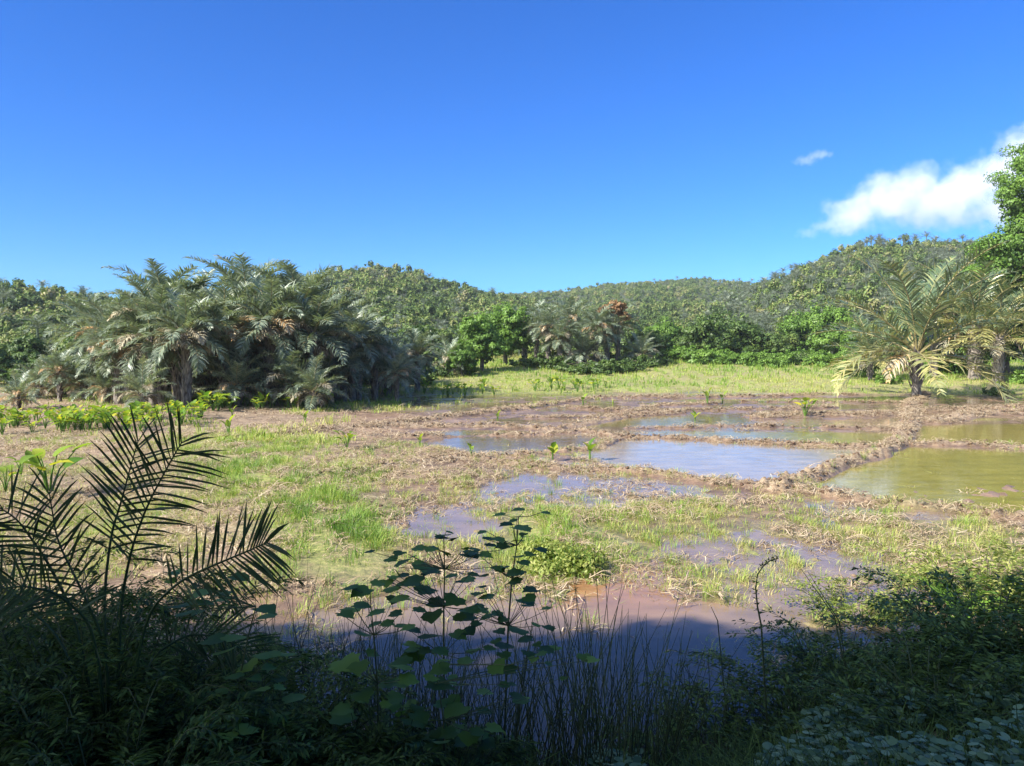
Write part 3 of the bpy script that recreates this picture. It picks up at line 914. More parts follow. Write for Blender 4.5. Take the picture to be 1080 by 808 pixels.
G2 = 'grey green palms in the middle distance'
mid = [(578, 81, 0, .92, 'left one of the mid-distance palms, beside the rounded bright green tree'),
       (600, 86, 0, 1.05, 'tallest grey green palm in the middle distance cluster'),
       (628, 82, 3, 1.0, 'palm with pale hanging leaves at the centre of the middle distance cluster'),
       (652, 88, 0, 1.0, 'palm with an orange dead frond at the right end of the middle cluster'),
       (676, 84, 2, .8, 'small dark palm with a reddish trunk right of the middle cluster'),
       (553, 87, 1, 1.0, 'grey palm half behind the rounded bright green tree'),
       (472, 74, 2, .8, 'low palm with brown dead fronds left of the rounded bright green tree')]
mid += [(590, 80, 1, .85, 'palm with cream hanging fronds at the front left of the middle cluster'), (615, 81, 2, 1.05, 'low palm filling the front of the middle cluster'),
        (640, 84, 1, .95, 'grey palm left of the one with the orange dead frond'), (566, 90, 3, 1.1, 'silvery palm top between the bright tree and the middle cluster')]
for px, Y, v, sc, lb in mid:
    sc *= .9
    put_palm(PALMS[v], X(px, Y), Y, sc, rng.uniform(0, 6.28), lb, G2)

# right hand palms: sparser, yellower
RP = make_palm(201, 2.5, 7.4, 24, 1.5, wid=.12, ndead=2, elmin=2, nl=36, hang=.45, tone=(.1, .85), rt=.25, yfr=7, drp=(.8, 1.4))
RP2 = make_palm(202, 4.0, 7.2, 24, 1.4, wid=.11, ndead=3, elmin=5, nl=34, hang=.5, tone=(.1, .9), rt=.45, yfr=7, drp=(.9, 1.5))
for d_ in (RP, RP2):
    d_['crown'].materials.clear(); d_['crown'].materials.append(M_YPALM)
G3 = 'palms standing on the right of the field'
put_palm(RP, X(967, 54), 54.0, 1.16, .4, 'front palm with yellow fronds and a flaking trunk on the dike crossing', G3)
put_palm(RP2, X(1028, 70), 70.0, 1.12, 2.1, 'tall palm with a dark fibrous trunk behind the front palm, left one of two trunks', G3)
put_palm(RP2, X(1053, 68), 68.0, .92, 4.4, 'palm with a thick pale fibrous trunk under the big tree, right one of two', G3)
put_palm(RP, X(918, 70), 70.0, .72, 3.0, 'palm with orange dead leaves behind and left of the front palm', G3)
put_palm(PALMS[0], X(985, 74), 74.0, 1.3, 1.2, 'blue green palm rising behind the front palm', G3)

# ------------------------------------------------------------------ broadleaf trees


def crown_mesh(seed, lobes, nleaf, size, mat, bulk=.35, trunk=None, droop=.15, sub=14, vis=1.0):
    """crown of leaf kites in uneven clumps; lobes: list of (cx,cy,cz,rx,ry,rz)"""
    rng = np.random.default_rng(seed)
    lobes = np.array(lobes, float)
    a = (lobes[:, 3] * lobes[:, 4] + lobes[:, 3] * lobes[:, 5]); pr = a / a.sum()
    b = MB()
    # clumps on the lobes
    nc = sub * len(lobes)
    li = rng.choice(len(lobes), nc, p=pr)
    d = unit(rng, nc); d[:, 2] = np.abs(d[:, 2]) * .9 - .28 * rng.uniform(0, 1, nc)
    d = nrm(d)
    R = lobes[li, 3:6]; C = lobes[li, 0:3] + d * R * rng.uniform(.62, 1.0, (nc, 1))
    cr = R.mean(1) * rng.uniform(.22, .42, nc)
    ct = rng.uniform(-.22, .22, nc)
    k = rng.integers(0, nc, nleaf)
    dd = unit(rng, nleaf); dd[:, 2] = dd[:, 2] * .8 + .15
    P = C[k] + dd * cr[k][:, None] * rng.uniform(.55, 1.08, (nleaf, 1)) * [1, 1, .75]
    N = nrm(dd + .5 * d[k] + np.array([0, 0, .45]) + .55 * unit(rng, nleaf))
    D = nrm(np.cross(N, unit(rng, nleaf)) + np.array([0, 0, -droop]))
    s = size * rng.uniform(.6, 1.3, nleaf)
    b.leaves(P, D, N, s, s * .6, np.clip(.5 + ct[k] + rng.normal(0, .14, nleaf), 0, 1))
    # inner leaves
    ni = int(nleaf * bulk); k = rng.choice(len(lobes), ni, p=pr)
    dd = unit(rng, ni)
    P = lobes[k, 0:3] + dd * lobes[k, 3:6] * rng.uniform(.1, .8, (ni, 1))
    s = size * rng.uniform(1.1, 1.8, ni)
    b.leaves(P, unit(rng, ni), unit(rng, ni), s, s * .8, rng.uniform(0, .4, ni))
    o = b.build('crown', mat); me = o.data; bpy.data.objects.remove(o)
    return me


def trunk_mesh(seed, H, r, lobes, mat=None):
    rng = np.random.default_rng(seed); b = MB()
    lean = rng.uniform(-.1, .1, 2) * H
    b.tube([(0, 0, -.4), (0, 0, .2), (lean[0] * .5, lean[1] * .5, H * .5), (lean[0], lean[1], H)], [r * 1.35, r * 1.05, r * .85, r * .55], .5, 9, .06, rng)
    for (cx, cy, cz, rx, ry, rz) in lobes:
        p0 = np.array([lean[0] * .8, lean[1] * .8, H * rng.uniform(.7, .98)]); p1 = np.array([cx, cy, cz + rz * .35])
        m = (p0 + p1) / 2 + [0, 0, .12 * np.linalg.norm(p1 - p0)] + rng.normal(0, .15, 3)
        b.tube([p0, m, p1], [r * .45, r * .28, r * .08], .5, 6)
        for q in range(3):
            e = p1 + unit(rng, 1)[0] * [rx * .7, ry * .7, rz * .5]
            b.tube([m, (m + e) / 2 + rng.normal(0, .15, 3), e], [r * .2, r * .12, r * .04], .5, 4)
    o = b.build('trunk', mat or M_BARK, smooth=True); me = o.data; bpy.data.objects.remove(o)
    return me


def lobes_dome(rng, n, R, H, base=.35):
    """n lobes filling a dome of radius R and height H"""
    out = []
    for i in range(n):
        a = rng.uniform(0, 6.28); q = math.sqrt(rng.uniform(0, 1)) * R * .62
        z = H * (base + (1 - base) * rng.uniform(.1, .72) * (1 - .5 * (q / R) ** 2))
        rr = R * rng.uniform(.32, .52)
        out.append((math.cos(a) * q, math.sin(a) * q, z, rr, rr, rr * rng.uniform(.65, .85)))
    out.append((0, 0, H * .55, R * .6, R * .6, H * .38))
    return out


def tree_kind(seed, R, H, nl, size, mat, nlobe=8, base=.3, r=.25, sub=14):
    rg = np.random.default_rng(seed); lb = lobes_dome(rg, nlobe, R, H, base)
    return dict(crown=crown_mesh(seed, lb, nl, size, mat, sub=sub), trunk=trunk_mesh(seed, H * .55, r, lb[:6]))


def put_tree(md, x, y, sc, rz, label, group=None, name='broadleaf_tree', cat='tree', zoff=0.0):
    t = empty(name, (x, y, gz(x, y) + zoff), label, cat, group, rz, sc)
    for k, me in md.items(): part(k, me, t)
    return t


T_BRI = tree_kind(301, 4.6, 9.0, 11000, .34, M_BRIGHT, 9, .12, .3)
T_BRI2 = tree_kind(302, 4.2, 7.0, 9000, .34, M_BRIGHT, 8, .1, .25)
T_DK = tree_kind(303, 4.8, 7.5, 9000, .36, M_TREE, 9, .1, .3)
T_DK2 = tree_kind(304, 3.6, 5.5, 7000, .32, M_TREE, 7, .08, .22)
def rough_bush(seed, mat):
    rg = np.random.default_rng(seed)
    lb = [(rg.normal(0, 1.3), rg.normal(0, .8), rg.uniform(.2, 1.0), rg.uniform(.4, 1.0), rg.uniform(.4, 1.0), rg.uniform(.4, 1.2)) for _ in range(13)]
    return dict(crown=crown_mesh(seed, lb, 3600, .26, mat, sub=8, bulk=.1, droop=-.4), trunk=trunk_mesh(seed, 1.0, .07, lb[:6]))


T_BUSH = rough_bush(305, M_BRIGHT); T_BUSH2 = rough_bush(306, M_TREE)

mt = [
    (508, 84, T_BRI, .84, 'rounded leafy green tree standing between the big grove and the middle palms'),
    (533, 92, T_BRI, .95, 'taller bright green tree crown rising behind the rounded leafy tree'),
    (487, 80, T_BRI2, .55, 'small green tree crown at the left foot of the rounded leafy tree'),
    (690, 100, T_DK2, .9, 'dark round bush right of the middle palms'),
    (716, 98, T_BUSH, 1.3, 'low green bush at the meadow edge right of the middle palms'),
    (744, 104, T_DK, .95, 'wide dark green tree in the middle of the meadow edge'),
    (782, 106, T_DK2, 1.25, 'dark green tree with a shaded right side at the meadow edge'),
    (812, 112, T_DK2, .9, 'smaller dark green tree left of the bright right-hand tree'),
    (866, 112, T_BRI, 1.05, 'brightest green tree at the foot of the right hill'),
    (842, 124, T_BRI2, 1.2, 'bright green tree crown half behind the brightest green tree'),
    (905, 104, T_BRI2, .8, 'green tree between the brightest tree and the right-hand palms'),
    (700, 118, T_BRI2, 1.0, 'mid green tree above the dark round bush'),
    (760, 124, T_DK, 1.1, 'olive tree crown above the wide dark green tree'),
    (660, 112, T_DK, .95, 'dark green tree behind the palm with the orange frond'),
    (620, 112, T_DK2, 1.2, 'green tree behind the tallest middle distance palm'),
    (500, 104, T_DK, .9, 'dark tree crown behind the small green tree at the grove end'),
    (440, 84, T_DK2, 1.1, 'dark tree behind the low end of the big grove'),
    (1010, 84, T_BRI2, 1.1, 'bright green undergrowth tree seen between the right-hand palm trunks'),
    (985, 96, T_DK, 1.1, 'green tree crown behind the tall right-hand palms'),
    (1062, 84, T_BRI, 1.1, 'green leafy tree under the very tall one at the right edge'),
    (1100, 78, T_DK2, 1.0, 'dark shrubby tree at the right edge of the meadow'),
    (940, 92, T_DK2, 1.0, 'green tree behind the front palm on the dike crossing'),
    (30, 66, T_DK2, .75, 'shaded tree behind the leftmost low palm'),
    (-10, 60, T_DK2, .7, 'tree cut by the left edge of the photo'),
    (90, 70, T_DK2, .8, 'dark tree between the left hill and the grove'),
]
mt = [(a, b_ * (.92 if b_ > 79 else 1), c, d_ * .84, e) for a, b_, c, d_, e in mt]
for px, Y, md, sc, lb in mt:
    put_tree(md, X(px, Y), Y, sc, rng.uniform(0, 6.28), lb)
bs = [(845, 96, T_BUSH2, 'low bush with reddish stems in front of the brightest tree', .8), (805, 95, T_BUSH, 'pale green bush in the meadow before the dark tree', .75),
      (880, 92, T_BUSH, 'light green bush on the meadow left of the right palms', .8), (770, 97, T_BUSH, 'low pale bush on the meadow edge under the dark trees', .7),
      (1055, 57, T_BUSH2, 'dark low bush on the bank under the right edge tree', .42), (935, 66, T_BUSH, 'broad leaved bush beside the front palm', .45),
      (905, 80, T_BUSH, 'pale bush behind the front palm fronds', .9), (1000, 76, T_BUSH, 'green bush between the front palm and the thick trunks', .9),
      (1090, 66, T_BUSH, 'pale green bush at the right edge beyond the dikes', .8), (640, 96, T_BUSH2, 'dark bush at the foot of the middle palms', .8),
      (700, 92, T_BUSH2, 'blue green broad leaved bush at the meadow edge', .5), (455, 72, T_BUSH2, 'bush at the right foot of the big grove', .7)]
rg = np.random.default_rng(92)
for i in range(16):
    bs.append((8 + i * 27 + rg.uniform(-6, 6), 58 + i * .4, T_BUSH2, 'dark undergrowth bush behind the trunks of the big grove', (1.1, 1, rg.uniform(.7, 1.2))))
rg = np.random.default_rng(91)
bs = [(a, b_ * (.92 if b_ > 79 else 1), c, d_, e) for a, b_, c, d_, e in bs]
for i in range(9):
    bs.append((560 + i * 14 + rg.uniform(-4, 4), 79 + rg.uniform(-3, 3), T_BUSH2, 'dark low bush in the shade at the foot of the middle palms', (rg.uniform(.6, 1.0), .8, rg.uniform(.5, .9))))
for i in range(13):
    bs.append((725 + i * 15 + rg.uniform(-9, 9), 86 + rg.uniform(-6, 6), T_BUSH, 'low pale green bush along the far meadow edge', (rg.uniform(.6, 1.2), rg.uniform(.6, 1.1), rg.uniform(.5, 1.0))))
for px, Y, md, lb, sc in bs:
    put_tree(md, X(px, Y), Y, sc, rng.uniform(0, 6.28), lb, 'bushes along the far meadow edge' if lb.endswith('far meadow edge') else ('bushes under the middle palms' if lb.startswith('dark low bush in the shade') else ('bushes behind the grove' if lb.startswith('dark undergrowth') else None)), name='bush', cat='bush')

M_RUST = leafmat('rust_leaves', [(0, (.14, .08, .04)), (.5, (.30, .17, .08)), (1, (.42, .28, .14))], rough=.7, transl=.25)
rl = [(0, 0, 6.8, 1.3, 1.0, .9), (-1.6, .3, 6.4, .8, .7, .6), (.9, 0, 5.8, .7, .7, .7)]
put_tree(dict(crown=crown_mesh(330, rl, 1100, .26, M_RUST, sub=8), trunk=trunk_mesh(330, 5.0, .14, rl)), X(650, 84), 84.0, .94, 0.3, 'thin tree with a rusty orange top at the right end of the middle palms')

# big tree at the right edge
bl = [(0, 0, 15.5, 3.2, 3, 3.2), (.5, .5, 18.0, 2.4, 2.4, 2.6), (-1.4, 0, 14.0, 2.0, 2, 1.8), (-2.6, -.5, 10.3, 2.9, 2.6, 2.2), (-1.2, 1, 8.6, 3.4, 3, 2.3), (-3.6, 0, 8.3, 2.2, 2, 1.8),
      (2, 0, 11, 4, 3, 3), (3, 0, 15, 3, 3, 3), (1.5, -1, 8, 3.5, 3, 2.5), (0, 0, 12, 2.2, 2.2, 2.0)]
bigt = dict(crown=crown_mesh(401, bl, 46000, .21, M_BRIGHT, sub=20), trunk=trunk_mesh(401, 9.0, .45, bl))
put_tree(bigt, X(1086, 74), 74.0, 1.13, 0.0, 'very tall leafy tree at the right edge rising above the hill into the cloud')

# ------------------------------------------------------------------ hill forest


def hill_protos(n, nl, size, mat, seed):
    out = []
    for i in range(n):
        rg = np.random.default_rng(seed + i)
        R = rg.uniform(1.7, 3.6); H = rg.uniform(2.8, 6.4); nl_ = int(rg.integers(2, 8))
        lb = [(a + rg.normal(0, .6), b_ + rg.normal(0, .6), c * rg.uniform(.8, 1.2), d * rg.uniform(.6, 1.3), e * rg.uniform(.6, 1.3), f * rg.uniform(.6, 1.4)) for a, b_, c, d, e, f in lobes_dome(rg, nl_, R, H, .1)]
        out.append(crown_mesh(seed + i, lb, int(nl * rg.uniform(.7, 1.1)), size, mat, bulk=.2, sub=int(rg.integers(5, 16))))
    return out


def palm_small(seed, mat, H=3.2, L=2.2, nf=12):
    rg = np.random.default_rng(seed); b = MB(); s = b
    b.tube([(0, 0, -.3), (0, .1, H * .5), (.1, 0, H)], [.16, .13, .11], .0, 5)
    for i in range(nf):
        frond(b, b, rg, (.1, 0, H), i * 2.4, math.radians(80 - 75 * i / nf), L, 1.3, .7, 12, .11, (.2, 1), segs=2)
    o = b.build('crown', mat); me = o.data; bpy.data.objects.remove(o); return me


def mesh_to_mb(me):
    b = MB(); n = len(me.vertices); V = np.empty(n * 3, np.float32); me.vertices.foreach_get('co', V)
    Q = np.empty(len(me.polygons) * 4, np.int32); me.polygons.foreach_get('vertices', Q) if False else me.loops.foreach_get('vertex_index', Q)
    T = np.empty(n, np.float32); me.attributes['tone'].data.foreach_get('value', T)
    return b.add(V.reshape(-1, 3), Q.reshape(-1, 4), T)


def build_forest():
    rg = np.random.default_rng(77)
    # jittered grid over the hills, thinned to what the front slopes show
    pts = []
    y = 66.0
    while y < 640:
        step = 3.7 + (y > 240) * .6 + (y > 380) * .9
        xs = np.arange(-.72 * y - 6, .72 * y + 6, step)
        pts.append(np.stack([xs + rg.uniform(-.4, .4, len(xs)) * step, np.full(len(xs), y) + rg.uniform(-.4, .4, len(xs)) * step], -1))
        y += step * .95
    P = np.concatenate(pts); x, y = P[:, 0], P[:, 1]
    z = ground_h(x, y); hh = hills(x, y)
    keep = (hh > .8) | ((y > 105) & (rg.uniform(0, 1, len(x)) < .8))
    # a point is seen when no nearer ground along the same sight line rises above it
    vis = np.ones(len(x), bool)
    for f in np.linspace(.25, .97, 26):
        zt = ground_h(x * f, y * f)
        vis &= (CAMZ + (z + 5.5 - CAMZ) * f) > zt + 1.0
    k = keep & vis & (z > -1)
    x, y, z = x[k], y[k], z[k]
    order = np.argsort(np.hypot(x, y)); x, y, z = x[order], y[order], z[order]
    n = len(x)
    px = CX + F * x / y
    near_m = hill_protos(10, 2800, .28, M_HILL, 500)
    far_m = [mesh_to_mb(m) for m in hill_protos(9, 330, .58, M_HILL, 520)]
    pal_m = [palm_small(540 + i, M_HPALM) for i in range(2)]
    pal_far = [mesh_to_mb(m) for m in pal_m]
    ridge = ((px > 745) & (px < 1100) & (fbm(x / 30, y / 30, 5, 2) > .5)) | ((px > 330) & (px < 560) & (fbm(x / 25, y / 25, 6, 2) > .62))
    ispalm = (ridge & (rg.uniform(0, 1, n) < .35)) | (rg.uniform(0, 1, n) < .06)
    NI = 290
    rz = rg.uniform(0, 6.28, n); sc = rg.uniform(.42, 1.12, n) * (1 - .1 * sst(350, 500, y))
    cand = np.where(~ispalm)[0][:NI]
    near = np.zeros(n, bool); near[cand] = True
    for i in cand:
        w = 0 if px[i] < 300 else (1 if px[i] < 660 else 2)
        nm = ['left', 'middle', 'right'][w]
        lb = ['rounded olive green tree in the wood on the lower slope of the left hill', 'rounded olive green tree in the wood behind the middle palms', 'rounded olive green tree in the wood at the foot of the right hill'][w]
        o = bpy.data.objects.new('hillside_tree', near_m[int(rg.integers(0, 10))]); S.collection.objects.link(o)
        o.location = (x[i], y[i], z[i] - .5); o.rotation_euler = (0, 0, rz[i]); o.scale = (sc[i], sc[i], sc[i] * rg.uniform(.75, 1.3))
        tag(o, lb, 'tree', 'trees on the lower slopes of the %s hill' % nm)
    f = ~near & ~ispalm; idx = rg.integers(0, 9, n)
    P = np.stack([x, y, z - .5], -1)
    ts = rg.normal(0, .24, n) + .45 * (fbm(x / 22, y / 22, 3, 2) - .5) + .06
    o = merge('hill_forest', far_m, P[f], rz[f], sc[f], idx[f], M_HILL, ts[f])
    tag(o, 'dense green wood covering the hills up to the skyline', 'forest', kind='stuff')
    f = ispalm
    o = merge('hill_palms', pal_far, P[f], rz[f], sc[f] * 1.15, idx[f] % 2, M_HPALM, rg.normal(0, .1, f.sum()))
    tag(o, 'small pale palms scattered through the wood on the hills', 'palms', kind='stuff')
    print('forest', n, int(near.sum()), int(ispalm.sum()))


build_forest()

# ------------------------------------------------------------------ taro and other field plants


def taro_mesh(seed, n=7, h=.8, leaf=.45, spread=.45):
    rg = np.random.default_rng(seed); lf, st = MB(), MB()
    for i in range(n):
        a = i * 2.4 + rg.normal(0, .3); q = rg.uniform(.2, 1)
        d = np.array([math.cos(a), math.sin(a), 0]); top = d * spread * q + [0, 0, h * rg.uniform(.55, 1.05)]
        st.tube([(0, 0, -.05), d * spread * q * .4 + [0, 0, top[2] * .6], top], [.02, .014, .009], .5, 5)
        el = rg.uniform(-.2, 1.35) if n > 3 else rg.uniform(.85, 1.5)
        D = d * math.cos(el) + np.array([0, 0, 1]) * math.sin(el)
        sd = nrm(np.cross(D, [0, 0, 1.0]) + .2 * unit(rg, 1)[0]); L = leaf * rg.uniform(.7, 1.15)
        t = np.linspace(0, 1, 7); w = np.array([.28, .50, .58, .52, .38, .19, .02]) * L
        bend = np.array([0, 0, -1.0]) * L * .28
        P = top + D * (t * L)[:, None] - D * L * .12 + bend * (t ** 2)[:, None]
        N = nrm(np.cross(sd, D)); N = N if N[2] > 0 else -N
        Vl = np.stack([P - sd * w[:, None] * .5 + N * w[:, None] * .16, P, P + sd * w[:, None] * .5 + N * w[:, None] * .16], 1).reshape(-1, 3)
        Q = [(3 * r + c, 3 * r + c + 1, 3 * r + c + 4, 3 * r + c + 3) for r in range(6) for c in range(2)]
        lf.add(Vl, Q, rg.choice([.15, .35, .5, .75, 1.0]))
    out = {}
    for nme, m, b in (('leaves', M_TARO, lf), ('stems', M_FERN, st)):
        o = b.build(nme, m, smooth=(nme == 'leaves')); out[nme] = o.data; bpy.data.objects.remove(o)
    return out


TARO = [taro_mesh(601, 7), taro_mesh(602, 9), taro_mesh(603, 5, .7, .4, .3)]
TINY = [taro_mesh(611, 3, .45, .36, .10), taro_mesh(612, 3, .5, .42, .07)]


def put_plant(md, px, py, sc, rz, label, group=None, name='taro_plant', cat='plant'):
    x, y, z = cast(px, py)
    t = empty(name, (x, y, z), label, cat, group, rz, sc)
    for k, me in md.items(): part(k, me, t)
    return t


put_plant(TARO[1], 52, 524, 1.35, .5, 'large taro plant with upright yellow green leaves behind the dark palm fronds')
put_plant(TARO[2], 6, 520, .9, 1.5, 'taro plant with yellow leaves cut by the left edge')
put_plant(TARO[2], 22, 502, .8, 2.5, 'small taro plant with one yellow leaf left of the large taro')
for px, py, v, sc, lb in [(366, 474, 1, .8, 'leafy green plant clump on the mud left of the paddies'), (443, 471, 0, .7, 'single upright pale leaf on the mud beside a furrow'),
                          (583, 487, 1, .95, 'slender young plant left one of two on the dike by the grey pond'), (622, 486, 1, 1.1, 'slender young plant right one of two on the dike by the grey pond'),
                          (733, 447, 1, 1.0, 'thin two leaved plant standing in the far shallow water'), (746, 425, 0, 1.5, 'plant with two broad pale leaves at the far end of the paddies'),
                          (762, 426, 0, 1.2, 'smaller pale leaved plant right of the two broad leaves'), (849, 440, 0, 1.3, 'bushy pale green plant on the straw dike'),
                          (322, 447, 0, .9, 'tiny yellow green plant in front of the grove shade'), (241, 460, 0, 1.2, 'small plant on the reddish soil left'),
                          (525, 444, 0, .8, 'little yellow green plant on the far mud'), (245, 440, 0, .8, 'tiny plant at the edge of the grove shade'),
                          (497, 481, 0, .6, 'small green sprout on the muddy bank left of the slender plants'), (372, 433, 0, .8, 'tiny plant near the grove\'s right front'), (615, 428, 0, 1.1, 'small green sprout beyond the dark mud')]:
    md = TARO[1] if lb.startswith('leafy') or lb.startswith('bushy') else TINY[v]
    put_plant(md, px, py, sc * (.9 if md is TARO[1] else 1.15), rng.uniform(0, 6), lb)
rg = np.random.default_rng(21)
for i in range(120):
    px = rg.uniform(-12, 214); py = 458 - .05 * px + rg.uniform(-12, 4) + (8 if px < 60 else 0) * rg.uniform(-1, 0)
    put_plant(TARO[i % 3], px, py, rg.uniform(.5, .9), rg.uniform(0, 6.28), 'yellow green taro plant in the row before the left grove', 'taro plants in the row before the left grove')
for i in range(30):
    px = rg.uniform(200, 345)
    put_plant(TARO[i % 3], px, 433 - .03 * (px - 200) + rg.uniform(-3, 3), rg.uniform(.7, 1.1), rg.uniform(0, 6.28), 'sunlit taro plant seen between the grove trunks', 'taro plants under the grove')
for i in range(30):
    px = rg.uniform(395, 640)
    put_plant(TARO[i % 3], px, 419 - .03 * (px - 395) + rg.uniform(-3, 2), rg.uniform(.6, 1.3), rg.uniform(0, 6.28), 'green taro plant along the far edge of the pasture', 'taro plants along the far pasture edge')

# leafy weed clump in the middle
def weed_clump():
    x, y, z = cast(612, 606)
    t = empty('weed_clump', (x, y, z), 'dense yellow green weed clump at the rim of the orange puddle', 'plant')
    r_ = np.random.default_rng(31)
    lb = [(0, 0, .06, .36, .4, .28), (-.35, .45, .08, .45, .5, .26), (.2, .3, .02, .3, .4, .2), (-.5, -.1, .02, .3, .3, .2), (-.5, 1.1, .02, .5, .4, .2), (.1, 1.0, .0, .4, .4, .15)]
    me = crown_mesh(31, lb, 5200, .06, M_WEED, sub=30, droop=-.5); part('leaves', me, t)
    b = MB()
    for i in range(30):
        a = r_.uniform(0, 6.28); q = r_.uniform(0, .45); p = np.array([math.cos(a) * q - .1, math.sin(a) * q + .1, 0])
        b.tube([p, p + [r_.normal(0, .05), r_.normal(0, .05), .2], p + [r_.normal(0, .1), r_.normal(0, .1), .38]], .004, .5, 4)
    o = b.build('stems', M_FERN, t)


weed_clump()

# ------------------------------------------------------------------ foreground on the shaded bank


def cam_pt(px, py, Y):
    """a spot seen at sheet position px,py at depth Y"""
    u = (px - CX) / F; v = (py - CY) / F
    dy = CP - v * SP; dz = -(SP + v * CP); t = Y / dy
    return np.array([u * t, Y, CAMZ + dz * t])


def young_palm():
    r_ = np.random.default_rng(41)
    root = np.array([cam_pt(118, 735, 4.3)[0], 4.3, 0]); root[2] = gz(root[0], root[1])
    t = empty('young_palm', tuple(root), 'dark young palm with feather fronds standing up before the field at the left', 'palm tree')
    specs = [  # rachis spots (px,py,depth), leaflet length m, count
        ([(118, 735, 4.3), (126, 640, 4.2), (139, 576, 4.15), (156, 531, 4.1), (178, 490, 4.05), (192, 466, 4.0)], .29, 17),
        ([(118, 735, 4.3), (108, 640, 4.35), (117, 562, 4.4), (128, 529, 4.4), (136, 498, 4.4), (146, 464, 4.4)], .28, 15),
        ([(118, 735, 4.3), (80, 650, 4.2), (50, 592, 4.1), (33, 568, 4.05), (18, 547, 4.0), (-6, 532, 4.0)], .26, 14),
        ([(118, 735, 4.3), (150, 650, 4.1), (190, 612, 3.95), (228, 595, 3.85), (262, 581, 3.8), (282, 572, 3.75)], .25, 19),
        ([(118, 735, 4.3), (70, 680, 4.4), (20, 630, 4.5), (-20, 605, 4.6), (-50, 590, 4.6)], .26, 14),
        ([(118, 735, 4.3), (160, 690, 4.4), (200, 668, 4.5), (235, 672, 4.5), (262, 690, 4.5)], .24, 14),
        ([(118, 735, 4.3), (112, 680, 4.1), (85, 620, 4.0), (60, 570, 4.0), (52, 520, 4.0)], .24, 14),
        ([(118, 735, 4.3), (100, 660, 4.0), (60, 625, 3.8), (25, 618, 3.7), (-8, 622, 3.7)], .24, 14),
    ]
    for si, (sp, ll, nl) in enumerate(specs):
        K = np.array([cam_pt(*s) for s in sp]); K[0] = root
        tt = np.linspace(0, 1, len(K)); t2 = np.linspace(0, 1, 30)
        P = np.stack([np.interp(t2, tt, K[:, j]) for j in range(3)], -1)
        for _ in range(4): P[1:-1] = (P[:-2] + 2 * P[1:-1] + P[2:]) / 4
        b = MB(); b.tube(P - root, .007 * (1.15 - t2) + .002, .4, 5)
        nl = int(nl * 1.3); u = np.linspace(.36, .99, nl)
        T = nrm(np.gradient(P, axis=0))
        C = np.stack([np.interp(u, t2, P[:, j]) for j in range(3)], -1) - root
        Tu = nrm(np.stack([np.interp(u, t2, T[:, j]) for j in range(3)], -1))
        view = np.array([0, -1.0, .25])
        for s in (-1, 1):
            Sd = nrm(np.cross(Tu, view)) * s
            back = r_.normal(0, .18, nl)[:, None]
            a = np.radians(np.interp(u, [.4, .85, 1], [62, 50, 24]) + r_.normal(0, 5, nl))[:, None]
            D = nrm(Tu * np.cos(a) + Sd * np.sin(a) + back * view + [0, 0, -.05])
            L = (ll * np.interp(u, [.4, .6, .9, 1], [.85, 1.25, 1.05, .8]) * r_.uniform(.85, 1.1, nl))[:, None]
            Pp = np.stack([C, C + D * L * .35, C + D * L * .7 + [0, 0, -.006], C + D * L + [0, 0, -.022]], 1)
            b.ribbons(Pp, nrm(np.cross(D, view + .5 * unit(r_, nl))), np.array([.007, .0145, .011, .001]), r_.uniform(0, 1, nl))
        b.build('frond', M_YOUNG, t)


young_palm()

LOBE = np.array([(0, .02), (.22, -.10), (.46, -.02), (.50, .20), (.66, .36), (.50, .52), (.46, .70), (.22, .78), (0, 1.0), (-.22, .78), (-.46, .70), (-.50, .52), (-.66, .36), (-.50, .20), (-.46, -.02), (-.22, -.10)])


def lobed_weed(label, base, stem_pts, leaves, seed):
    """upright weed: base spot, main stem spots, leaf spots with size; all (px,py) at depth Y"""
    r_ = np.random.default_rng(seed)
    Y = base[2]; root = cam_pt(*base); root[2] = gz(root[0], root[1])
    t = empty('lobed_weed', tuple(root), label, 'plant', 'lobed leaf weeds on the bank')
    st, lf = MB(), MB()
    K = np.array([root] + [cam_pt(a, b_, Y) for a, b_ in stem_pts]) - root
    st.tube(K, np.linspace(.008, .003, len(K)), .3, 5)
    leaves = [q for (lx, ly, sz) in leaves for q in [(lx, ly, sz * .78)] + [(lx + r_.uniform(-20, 20), ly + r_.uniform(-8, 26), sz * r_.uniform(.4, .75)) for _ in range(2)]]
    leaves += [(stem_pts[0][0] + r_.uniform(-45, 45), r_.uniform(stem_pts[-1][1] + 70, base[1] - 15), r_.uniform(.07, .13)) for _ in range(16)]
    for (lx, ly, sz) in leaves:
        c = cam_pt(lx, ly, Y + r_.uniform(-.25, .25)) - root
        d2 = np.linalg.norm(K[1:] - c, axis=1); cand = K[1:][(K[1:, 2] < c[2] + .02)]
        a = cand[np.argmin(np.linalg.norm(cand - c, axis=1))] if len(cand) else K[0]
        st.tube([a, (a + c) / 2 + [0, 0, -.01], c], [.003, .0025, .0018], .4, 4)
        D = nrm(np.array([r_.normal(0, 1), -.2 + r_.normal(0, .6), r_.uniform(-.10, .08)]))
        N = nrm(np.array([r_.normal(0, .2), r_.normal(0, .06), 1.0])); sd = nrm(np.cross(D, N)); N = np.cross(sd, D)
        s = sz
        s = s * .95; pts = LOBE * s * r_.uniform(.9, 1.1, (16, 2))
        V = [c] + [c + sd * p[0] + D * p[1] + N * (abs(p[0]) * .12 - p[1] ** 2 * .15 / s) for p in pts]
        mid = c + D * s * .42
        V.append(mid)
        m_ = len(V) - 1
        Q = [(m_, 1 + k, 1 + (k + 1) % 16, 1 + (k + 2) % 16) for k in range(0, 16, 2)]
        lf.add(np.array(V), Q, r_.uniform(0, 1))
    st.build('stem', M_RUSH, t); lf.build('leaves', M_LOBED, t)


